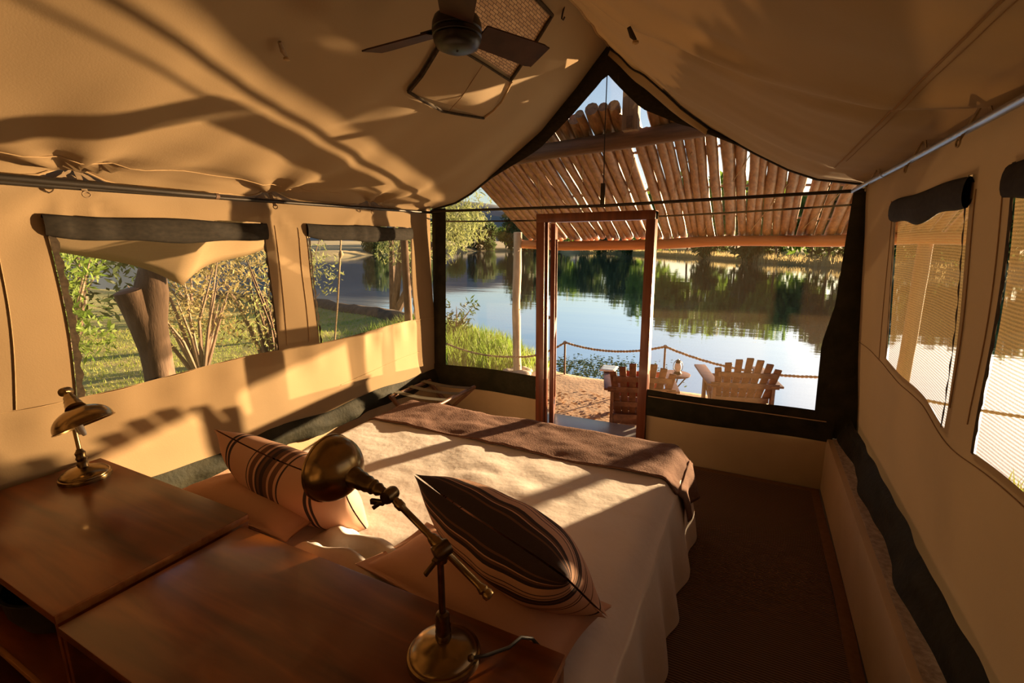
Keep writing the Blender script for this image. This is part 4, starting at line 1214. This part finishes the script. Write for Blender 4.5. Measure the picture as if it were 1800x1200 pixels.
def log_post(name, x, y, z0, z1, r, mat, label, seed, stones=False, n=14):
    o = empty(name, (x, y, z0), label=label, cat='post')
    pts = [(x + .035 * fn3(0, 0, t * 3, 1, seed), y + .03 * fn3(0, 3, t * 3, 1, seed), z0 + (z1 - z0) * t) for t in lin(0, 1, 16)]
    MB().tube(pts, [r * (1 + .13 * fn3(0, 0, t * 9, 1, seed + 2)) for t in lin(0, 1, 16)], n).build('trunk', mat, o)
    for k in range(4):
        t = rnd.uniform(.1, .9); a = rnd.uniform(0, 6.28)
        q = Vector(pts[int(t * 15)])
        MB().lathe([(r * .35, r * .7), (r * .22, r * 1.12), (.004, r * 1.18)], q, (math.cos(a), math.sin(a), .5), 8).build('knot', mat, o)
    return o
log_post('log_post', -3.12, 6.30, ground_z(-3.12, 6.30) - .03, 1.93, .062, M['log'], 'pale knotty log post on stones at the end of the orange beam', 221)
for k, (dx, dy, s) in enumerate(((.12, -.05, .13), (-.13, -.03, .11), (.02, -.14, .10), (.06, .13, .12), (-.08, .12, .10))):
    c = Vector((-3.12 + dx, 6.30 + dy, ground_z(-3.12, 6.3)))
    st = MB().grid(lambda u, v, c=c, s=s, k=k: c + Vector((math.cos(u) * math.sin(v) * s * 1.15, math.sin(u) * math.sin(v) * s, math.cos(v) * s * .62)) * (1 + .25 * fn3(math.cos(u) * math.sin(v) + k, math.sin(u) * math.sin(v), math.cos(v), 1.4, k * 3.3)), lin(0, 6.2832, 15), lin(.02, 3.12, 9)).build('base_stone', M['stone'], None, angle=180)
    tag(st, 'rough pale stone heaped around the foot of the knotty log post', 'stone', group='stones at the foot of the log post')
log_post('veranda_post', 1.52, 6.42, ground_z(1.52, 6.42) - .05, 1.80, .065, M['post'], 'dark post seen through the narrow side window, carrying the orange beam', 231)
gp = empty('ridge_post', (-1.05, 4.42, -.15), label='square weathered timber post rising through the gable behind the dark ridge log', cat='post')
# the post stands on the ridge log, it does not reach the ground in front of the door
gp.location = (-1.02, 4.17, 2.70); WL[gp] = Vector(gp.location)
MB().box((-1.02, 4.17, 3.03), (.13, .09, .74)).build('timber', M['post'], gp, bevel=.008)
MB().box((-1.02, 4.120, 2.72), (.05, .01, .09)).build('bracket', M['iron'], gp, bevel=.002)
log_post('veranda_post', -2.30, 4.42, ground_z(-2.3, 4.42) - .03, 2.50, .06, M['post'], 'timber post holding up the dark ridge log beside the netting panel', 241) if False else None

# ---- rope rail on iron posts
def rope(pts, sag, label):
    P = []
    for a, b in zip(pts, pts[1:]):
        P += catenary(a, b, sag, 14)[:-1]
    P.append(Vector(pts[-1]))
    # two twisted strands
    o = empty('rope_rail', P[0], label=label, cat='rope')
    for s in (0, math.pi):
        Q = []; L = 0
        dense = []
        for a, b in zip(P, P[1:]):
            m = max(2, int((b - a).length / .012))
            for k in range(m): dense.append(a.lerp(b, k / m))
        dense.append(P[-1])
        for i, p in enumerate(dense):
            t = (dense[min(i + 1, len(dense) - 1)] - dense[max(i - 1, 0)]).normalized()
            n1 = t.cross(Vector((0, 0, 1))).normalized(); n2 = n1.cross(t)
            a = i * .9 + s
            Q.append(p + (n1 * math.cos(a) + n2 * math.sin(a)) * .0085)
        MB().tube(Q, .010, 5).build('strand', M['rope'], o)
    return o
RP1, RP2, RP3 = Vector((-2.45, 6.55, .33)), Vector((-1.02, 6.58, .39)), Vector((.93, 6.45, .24))
for p, lb in ((RP1, 'thin rusty iron post holding the rope beside the door frame'), (RP2, 'thin rusty iron post holding the rope between the two deck chairs'), (Vector((1.05, 6.40, .26)), 'thin rusty iron post holding the rope by the dark tent corner')):
    o = empty('rail_post', (p.x, p.y, ground_z(p.x, p.y)), label=lb, cat='post')
    MB().tube([(p.x, p.y, ground_z(p.x, p.y) - .08), (p.x, p.y, p.z + .012)], .014, 8).build('rod', M['iron'], o)
    MB().tube([(p.x + .022 * math.cos(a), p.y, p.z + .022 * math.sin(a)) for a in lin(0, 6.2832, 13)], .005, 6).build('eye', M['iron'], o)
rope([RP1, RP2], .10, 'twisted brown rope sagging across the open doorway beyond the sand')
rope([RP2, Vector((1.05, 6.40, .27))], .14, 'twisted brown rope sagging behind the fan backed deck chair')
rope([Vector((-4.55, 6.5, .14)), Vector((-3.12, 6.24, .11)), RP1], .07, 'twisted pale rope looped past the knotty log post to the first iron post')
rope([Vector((1.05, 6.40, .27)), Vector((1.52, 6.36, .12)), Vector((2.9, 5.5, .25))], .03, 'twisted rope crossing outside the large side window')

# ---- deck chairs
def deck_chair(label):
    o = empty('deck_chair', (0, 0, 0), label=label, cat='chair', group='wooden deck chairs on the sand')
    m = M['chair']
    for s in (-1, 1):
        MB().box((s * .27, .36, .24), (.032, .085, .48)).build('front_leg', m, o, bevel=.004)
        MB().bar((s * .245, .42, .35), (s * .245, -.26, .045), .026, .10).build('stringer', m, o, bevel=.004)
        MB().box((s * .285, -.20, .235), (.032, .07, .47)).build('rear_leg', m, o, bevel=.004)
        MB().bar((s * .315, .47, .50), (s * .305, -.27, .475), .125, .024).build('armrest', m, o, bevel=.006)
        MB().bar((s * .27, .40, .40), (s * .27, .40, .485), .022, .05, up=(0, 1, 0)).build('arm_bracket', m, o, bevel=.003)
    for k in range(6):
        y = .41 - .105 * k
        MB().box((0, y, .358 - .42 * (.41 - y) + .03), (.53, .088, .02), Matrix.Rotation(R(23), 3, 'X')).build('seat_slat', m, o, bevel=.003)
    tops = [.67, .73, .77, .79, .77, .73, .67]
    for k in range(7):
        a = (k - 3)
        b0 = Vector((a * .070, -.10, .17)); d = Vector((a * .036, -.30, .72)).normalized()
        L = (tops[k] - .17) / d.z
        MB().bar(b0, b0 + d * L, .066, .02, up=(0, 1, .4)).build('back_slat', m, o, bevel=.004)
    for z, w in ((.30, .52), (.475, .66), (.60, .56)):
        yb = -.10 - .30 / .72 * (z - .17) - .022
        MB().box((0, yb, z), (w, .022, .055)).build('back_brace', m, o, bevel=.003)
    MB().box((0, -.21, .15), (.54, .022, .10)).build('rear_apron', m, o, bevel=.003)
    MB().box((0, .425, .30), (.53, .022, .10)).build('front_apron', m, o, bevel=.003)
    return o
CHF = 'wooden deck chair in the doorway with a white tablet on its arm'
ch1 = deck_chair(CHF)
c1pos = Vector((-1.00, 4.92, ground_z(-1.0, 4.9))); c1r = R(16)
ch2 = copy_tree(ch1)
ch1.location = c1pos; ch1.rotation_euler = (0, 0, c1r)
tag(ch2, 'wooden deck chair with fanned slats outside the wide netting panel')
c2pos = Vector((-.08, 5.56, ground_z(0, 5.7))); ch2.location = c2pos; ch2.rotation_euler = (0, 0, R(16))
# things on and by the chairs
def on_chair(pos, rz, local):
    return pos + Matrix.Rotation(rz, 3, 'Z') @ Vector(local)
tp = on_chair(c1pos, c1r, (-.315, .40, .511))
tb = empty('tablet', tp, label='white framed tablet lying on the deck chair arm', cat='tablet')
MB().box(tp + Vector((0, 0, .010)), (.17, .23, .018)).build('body', M['white'], tb, bevel=.004)
MB().box(tp + Vector((0, 0, .0205)), (.135, .185, .003)).build('screen', M['screen_glass'], tb)
tb.rotation_euler = (0, 0, c1r - R(12))
rc = cushion(.40, .34, .10, 0, 31, .006, .12, 20).build('seat_cushion', M['red'], None, loc=(0, 0, 0), angle=180)
place(rc, on_chair(c1pos, c1r, (0, -.10, .50)), Matrix.Rotation(c1r, 3, 'Z') @ Vector((1, 0, 0)), Matrix.Rotation(c1r, 3, 'Z') @ Vector((0, -.38, .92)))
tag(rc, 'red cushion leaning on the back of the doorway deck chair', 'cushion')
tx, ty = -.76, 5.72; tzg = ground_z(tx, ty)
it = empty('side_table', (tx, ty, tzg), label='small iron side table with crossed legs between the deck chairs', cat='table')
MB().lathe([(.17, .40), (.175, .405), (.175, .415), (.165, .42), (.001, .42)], (tx, ty, tzg), (0, 0, 1), 28).build('table_top', M['chair'], it)
for a in (20, 110):
    d = Vector((math.cos(R(a)), math.sin(R(a)), 0))
    for s in (-1, 1):
        MB().tube([Vector((tx, ty, tzg)) + d * (.15 * s), Vector((tx, ty, tzg + .2)) + d * (.0), Vector((tx, ty, tzg + .40)) + d * (-.15 * s)], .008, 6).build('leg', M['black_metal'], it)
ln = empty('lantern', (tx + .03, ty, tzg + .421), label='small glass lantern with black handle on the iron side table', cat='lantern')
MB().lathe([(.042, 0), (.045, .01), (.030, .03)], (tx + .03, ty, tzg + .421), (0, 0, 1), 16).build('base', M['black_metal'], ln)
MB().lathe([(.028, .03), (.040, .07), (.036, .11), (.026, .13)], (tx + .03, ty, tzg + .421), (0, 0, 1), 16).build('chimney', M['white'], ln)
MB().lathe([(.030, .13), (.030, .14), (.012, .165), (.006, .175)], (tx + .03, ty, tzg + .421), (0, 0, 1), 16).build('cap', M['black_metal'], ln)
MB().tube([(tx + .03 + .052 * math.cos(a), ty, tzg + .421 + .09 + .075 * math.sin(a)) for a in lin(-.9, 3.14 + .9, 15)], .004, 6).build('handle', M['black_metal'], ln)

# ================================================================== PLANTS
def leaf_cloud(mb, c, rad, n, size, flat=.75, seed=0, hollow=.35, droop=0.0):
    r_ = random.Random(seed)
    for _ in range(n):
        while True:
            d = Vector((r_.uniform(-1, 1), r_.uniform(-1, 1), r_.uniform(-1, 1)))
            if hollow < d.length < 1: break
        p = Vector(c) + Vector((d.x * rad[0], d.y * rad[1], d.z * rad[2]))
        if fn3(p.x, p.y, p.z, 2.2 / max(rad), seed) < -.12: continue
        s = size * r_.uniform(.6, 1.3)
        a = Vector((r_.uniform(-1, 1), r_.uniform(-1, 1), r_.uniform(-1, 1) - droop)).normalized()
        b = a.orthogonal().normalized(); b = Matrix.Rotation(r_.uniform(0, 6.28), 3, a) @ b
        mb.poly([p - a * s, p + b * s * flat * .5, p + a * s, p - b * s * flat * .5])
    return mb
def branch_set(mb, base, tips, r0, seed):
    for k, t in enumerate(tips):
        b, t = Vector(base), Vector(t)
        m = b.lerp(t, .5) + Vector((.08 * fn3(k, 0, 0, 1, seed), .08 * fn3(0, k, 0, 1, seed), .06)) * (t - b).length
        mb.tube([b, b.lerp(m, .6), m, m.lerp(t, .6), t], [r0, r0 * .8, r0 * .6, r0 * .4, r0 * .15], 6)
    return mb

# thick trunk outside the lawn window
tk = empty('pruned_tree', (-4.30, 2.08, -.2), label='thick pruned tree trunk holding the fly sheet outside the lawn window', cat='tree')
MB().tube([(-4.32, 2.08, -.3), (-4.30, 2.08, .2), (-4.30, 2.07, .8), (-4.30, 2.06, 1.15), (-4.30, 2.10, 1.4), (-4.29, 2.13, 1.6), (-4.26, 2.12, 2.4)], [.15, .115, .105, .115, .12, .085, .07], 18).build('trunk', M['bark'], tk)
MB().tube([(-4.30, 2.06, .85), (-4.305, 2.02, 1.15), (-4.31, 1.95, 1.42)], [.09, .105, .10], 14).build('cut_limb', M['bark'], tk)
MB().lathe([(.088, 0), (.08, .006), (.001, .008)], (-4.31, 1.948, 1.423), (0, -.3, .95), 14).build('saw_cut', M['cutwood'], tk)

# fly sheet drooping past the eave
def flyf(u, v):
    y = -1.2 + 4.75 * u
    drop = .16 + .42 * math.exp(-abs(y - 2.25) / .42) + .03 * math.sin(y * 5)
    x = -3.15 - 1.0 * v
    return (x + .02 * fn3(y, v, 0, 2, 141), y, 2.26 - .28 * v - drop * v ** 1.6 + .03 * fn3(y * 2, v * 2, 0, 1, 142))
fly = MB().grid(flyf, lin(0, 1, 60), lin(0, 1, 16)).build('fly_sheet', M['fly'], None, thick=.004, angle=180)
tag(fly, 'pale canvas fly sheet drooping outside the lawn window around the trunk', 'fly sheet')
gy = empty('guy_rope', (-4.45, 4.1, ground_z(-4.4, 4.1)), label='taut guy rope with knot outside the smaller side window', cat='rope')
MB().tube([(-4.15, 3.98, 1.82), (-4.3, 4.02, 1.2), (-4.62, 4.05, ground_z(-4.6, 4.1) - .03)], .010, 7).build('line', M['rope'], gy)
MB().tube([(-4.17, 3.985, 1.70), (-4.175, 3.99, 1.66), (-4.19, 3.99, 1.62)], [.014, .028, .014], 8).build('knot', M['rope'], gy)
MB().tube([(-3.4, 3.5, 2.1), (-4.15, 3.98, 1.82)], .006, 6).build('upper_line', M['rope'], gy)
sp = empty('side_pole', (-3.62, 4.42, ground_z(-3.6, 4.4)), label='brown pole leaning outside the edge of the smaller side window', cat='pole')
MB().tube([(-3.62, 4.42, ground_z(-3.6, 4.4) - .05), (-3.60, 4.40, 1.0), (-3.58, 4.36, 2.1)], [.05, .046, .042], 12).build('shaft', M['bark'], sp)
MB().lathe([(.046, 0), (.05, .01), (.05, .04), (.046, .05)], (-3.583, 4.365, 1.92), (0, 0, 1), 12).build('wire_band', M['iron'], sp)

def bush(name, c, rad, n, size, mat, label, cat, seed, stems=7, smat=None, flat=.55, zb=None):
    zb = ground_z(c[0], c[1]) if zb is None else zb
    o = empty(name, (c[0], c[1], zb), label=label, cat=cat)
    r_ = random.Random(seed)
    tips = [(c[0] + r_.uniform(-.8, .8) * rad[0], c[1] + r_.uniform(-.8, .8) * rad[1], c[2] + r_.uniform(-.2, .8) * rad[2]) for _ in range(stems)]
    branch_set(MB(), (c[0], c[1], zb - .05), tips, .035 * max(rad) ** .5, seed).build('branches', smat or M['twig'], o, kind='stuff')
    mb = MB()
    for k in range(6):
        cc = Vector(c) + Vector((r_.uniform(-.6, .6) * rad[0], r_.uniform(-.6, .6) * rad[1], r_.uniform(-.5, .6) * rad[2]))
        leaf_cloud(mb, cc, [q * r_.uniform(.4, .65) for q in rad], n // 6, size, flat, seed * 7 + k)
    mb.build('foliage', mat, o, smooth=False, kind='stuff')
    return o
bush('shrub', (-7.2, 2.35, 1.15), (1.0, .75, .75), 2600, .055, M['leaf_green'], 'green leafy shrub with low crooked branches left of the trunk on the lawn'.replace('left of', 'beside'), 'shrub', 301, 9)
bush('shrub', (-7.0, 3.9, 1.0), (.8, .75, .95), 1700, .045, M['leaf_dry'], 'dry twiggy shrub behind the trunk in the lawn window', 'shrub', 302, 16)
bush('shrub', (-7.4, 5.2, .9), (1.0, .8, 1.0), 1900, .05, M['leaf_dry'], 'dry tangled shrub near the canvas pillar in the lawn window', 'shrub', 303, 16)
bush('sapling', (-5.7, 4.15, 1.0), (.5, .45, .9), 420, .04, M['leaf_pale'], 'bare forked sapling with few leaves just outside the lawn window edge', 'sapling', 304, 7, M['bark'])
bush('shrub', (-8.6, 6.9, 1.35), (.9, .7, .8), 1500, .05, M['leaf_pale'], 'sunlit shrub reaching into the smaller side window', 'shrub', 305, 8)
bush('shrub', (-13.5, 5.0, 1.4), (3.2, 2.2, 1.6), 3200, .11, M['leaf_dark'], 'big dark bush at the far end of the lawn', 'shrub', 306, 8)
bush('shrub', (-15.5, 8.6, 1.2), (2.6, 2.0, 1.4), 2600, .10, M['leaf_dry'], 'tawny bush at the lawn end beside the lake', 'shrub', 307, 8)
bush('shrub', (-5.6, 8.35, .15), (.5, .45, .5), 700, .06, M['leaf_dark'], 'dark broad leaved bush on the bank beside the front corner strip', 'shrub', 308, 7)

# pale drooping tree by the front corner
tr = empty('tree', (-9.8, 13.0, -.6), label='pale green drooping tree over the water behind the log post', cat='tree')
branch_set(MB(), (-10.6, 12.2, -.6), [(-10.2, 13.2, 3.4), (-9.0, 13.6, 3.0), (-8.7, 12.9, 2.6), (-11, 13.5, 3.8), (-9.6, 14.0, 2.2)], .14, 331).build('trunk', M['bark'], tr)
mb = MB()
r_ = random.Random(332)
for k in range(26):
    cc = (-9.6 + r_.uniform(-1.6, 1.3), 13.3 + r_.uniform(-1, 1), 2.9 + r_.uniform(-1.7, 1.8))
    leaf_cloud(mb, cc, (r_.uniform(.5, .9), r_.uniform(.5, .8), r_.uniform(.5, 1.0)), 520, .10, .35, 333 + k, .1, .8)
mb.build('foliage', M['leaf_pale'], tr, smooth=False, kind='stuff')

# far trees, each its own thing; meshes shared between alike crowns
def far_tree_mesh(seed, rad, n, size, mat):
    o = empty('tree', (0, 0, 0), cat='tree')
    MB().tube([(0, 0, -.5), (.1, .05, rad[2] * .5), (.15, .1, rad[2] * 1.3)], [.035 * rad[2], .028 * rad[2], .01 * rad[2]], 7).build('trunk', M['bark'], o)
    mb = MB(); r_ = random.Random(seed)
    for k in range(14):
        cc = (r_.uniform(-.6, .6) * rad[0], r_.uniform(-.6, .6) * rad[1], rad[2] * (.85 + r_.uniform(-.75, .65)))
        leaf_cloud(mb, cc, [q * r_.uniform(.35, .55) for q in rad], n // 11, size, .8, seed * 9 + k, .2)
    mb.build('foliage', mat, o, smooth=False, kind='stuff')
    return o
kinds = [far_tree_mesh(401, (4.5, 4.0, 4.5), 2600, .55, M['leaf_far']), far_tree_mesh(402, (3.4, 3.2, 5.5), 2400, .5, M['leaf_dark']), far_tree_mesh(403, (5.0, 4.2, 3.4), 2400, .5, M['leaf_green'])]
words = ['rounded mid green', 'tall dark green', 'broad bright green']
ordinal = 'first second third fourth fifth sixth seventh eighth ninth tenth eleventh twelfth thirteenth fourteenth fifteenth sixteenth seventeenth eighteenth nineteenth twentieth twenty-first twenty-second'.split()
place_count = {}
def tree_place(az):
    if az > 113: return 'beyond the log post'
    if az > 100.6: return 'beyond the open doorway'
    if az > 77.5: return 'beyond the wide netting panel'
    return 'beyond the large side windows'
used = [False] * 3
r_ = random.Random(410)
# azimuths (degrees from +x towards +y) with the height each tree reaches above the eye, in degrees
AZ = [(t, r_.uniform(3.2, 4.6)) for t in lin(45, 77, 20)] + [(t, r_.uniform(4.6, 7.0)) for t in lin(79, 97, 9)] + [(t, r_.uniform(3.6, 6.0)) for t in lin(99, 116, 11)] + [(t, r_.uniform(1.8, 3.2)) for t in lin(118, 133, 9)]
def far_point(az):
    d = Vector((math.cos(R(az)), math.sin(R(az))))
    best = None
    for a, b in zip(FAR, FAR[1:]):
        a, b = Vector(a), Vector(b)
        den = d.x * (b - a).y - d.y * (b - a).x
        if abs(den) < 1e-9: continue
        t = (a.x * (b - a).y - a.y * (b - a).x) / den
        q = d * t
        k = (q - a).dot(b - a) / (b - a).length_squared
        if t > 5 and -.001 <= k <= 1.001 and (best is None or t < best): best = t
    return d, (best or 120)
for az, el in sorted(AZ, reverse=True):
    d, dist = far_point(az + r_.uniform(-.5, .5))
    p = d * (dist + r_.uniform(2.5, 7.0))
    q = r_.choice([0, 0, 1, 1, 2])
    o = kinds[q] if not used[q] else copy_tree(kinds[q])
    used[q] = True
    top = (8.0, 9.2, 6.0)[q]
    sc = (p.length * math.tan(R(el)) + 1.3) / top
    o.location = (p.x, p.y, .3); o.scale = (sc * .8, sc * .8, sc); o.rotation_euler = (0, 0, r_.uniform(0, 6.28))
    pl = tree_place(az); place_count[pl] = place_count.get(pl, 0) + 1
    tag(o, words[q] + ' far shore tree, ' + ordinal[place_count[pl] - 1] + ' from the hill side ' + pl, 'tree', 'trees along the far shore')

def blades(name, mat, n, area, hmin, hmax, w, seed, label, cat, lean=.4, cond=None):
    r_ = random.Random(seed); mb = MB()
    for _ in range(n):
        x, y = r_.uniform(area[0], area[1]), r_.uniform(area[2], area[3])
        if cond and not cond(x, y): continue
        z = ground_z(x, y); h = r_.uniform(hmin, hmax); a = r_.uniform(0, 6.28)
        dx, dy = math.cos(a), math.sin(a); l = h * lean * r_.uniform(.2, 1)
        b = Vector((x, y, z - .01)); s = Vector((-dy, dx, 0)) * w
        m_ = b + Vector((dx * l * .4, dy * l * .4, h * .6)); t = b + Vector((dx * l, dy * l, h))
        k = len(mb.v); mb.v += [b - s, b + s, m_ + s * .7, m_ - s * .7, t]
        mb.f += [(k, k + 1, k + 2, k + 3), (k + 3, k + 2, k + 4)]
    o = mb.build(name, mat, None, smooth=False, loc=((area[0] + area[1]) / 2, (area[2] + area[3]) / 2, -.2))
    return tag(o, label, cat, kind='stuff')
d_sh = lambda x, y: shore_y(x) - y
blades('grass', M['blade_lawn'], 26000, (-13, -3.6, .6, 10.5), .03, .08, .006, 501, 'short green lawn grass beyond the side wall', 'grass', .8, lambda x, y: d_sh(x, y) > .5)
blades('bank_grass', M['blade_grass'], 9000, (-7.5, -3.0, 6.2, 10.2), .10, .34, .008, 502, 'lush green grass on the bank below the rope', 'grass', .6, lambda x, y: -.15 < d_sh(x, y) < 2.4 and math.hypot(x + 3.1, y - 6.3) > .25)
blades('bank_grass', M['blade_grass'], 2600, (1.2, 3.4, 3.0, 6.2), .06, .26, .007, 503, 'grass tufts on the bank outside the large side window', 'grass', .7, lambda x, y: -.1 < d_sh(x, y) < 1.6 and fn3(x, y, 0, 2, 5) > -.1)
# dry reeds at the right bank
r2 = MB(); r_ = random.Random(510)
for _ in range(5200):
    s = r_.uniform(5.2, len(FAR) - 2.01); k = int(s)
    p = Vector(FAR[k]).lerp(Vector(FAR[k + 1]), s - k); d = Vector((p.x, p.y)).normalized()
    p = p + d * r_.uniform(-.6, 3.0)
    h = r_.uniform(.5, 1.5); w_ = r_.uniform(.03, .07)
    b = Vector((p.x, p.y, -.8)); t = b + Vector((r_.uniform(-.3, .3), r_.uniform(-.3, .3), h)); sd_ = Vector((w_, 0, 0))
    k2 = len(r2.v); r2.v += [b - sd_, b + sd_, t]; r2.f.append((k2, k2 + 1, k2 + 2))
tag(r2.build('reeds', M['reed'], None, smooth=False, loc=(0, 80, -.75)), 'dry tawny reeds along the water line of the far shore', 'reeds', kind='stuff')
# floating weed near the bank
wd = MB(); r_ = random.Random(520)
for _ in range(1500):
    cx, cy = r_.choice([(-3.4, 9.3), (-2.6, 9.7), (-3.0, 8.6), (-5.0, 9.6), (-2.2, 9.0)])
    x_, y_ = r_.gauss(cx, .45), r_.gauss(cy, .35)
    if ground_z(x_, y_) > -.74: continue
    s_ = r_.uniform(.015, .04); a = r_.uniform(0, 6.28)
    wd.poly([(x_ + s_ * math.cos(a + q), y_ + s_ * math.sin(a + q), -.742 + r_.uniform(0, .03)) for q in (0, 1.4, 3.0, 4.5)])
tag(wd.build('water_weeds', M['leaf_dark'], None, smooth=False), 'patches of floating water weed near the bank beyond the rope', 'water weed', kind='stuff')
# dead leaves on the sand
dl = MB(); r_ = random.Random(530)
for _ in range(1100):
    x_, y_ = r_.uniform(-2.7, .6), r_.uniform(4.2, 5.9)
    if y_ > 5.5 and r_.random() < .7: continue
    z_ = ground_z(x_, y_) + .014; s_ = r_.uniform(.02, .045); a = r_.uniform(0, 6.28)
    u_ = Vector((math.cos(a), math.sin(a), r_.uniform(-.25, .25))); v_ = Vector((-math.sin(a), math.cos(a), r_.uniform(-.3, .3)))
    c_ = Vector((x_, y_, z_ + r_.uniform(0, .012)))
    dl.poly([c_ - u_ * s_, c_ - v_ * s_ * .5, c_ + u_ * s_, c_ + v_ * s_ * .5])
tag(dl.build('fallen_leaves', M['dead_leaf'], None, smooth=False), 'dry brown leaves scattered on the sand before the doorstep', 'leaves', kind='stuff')
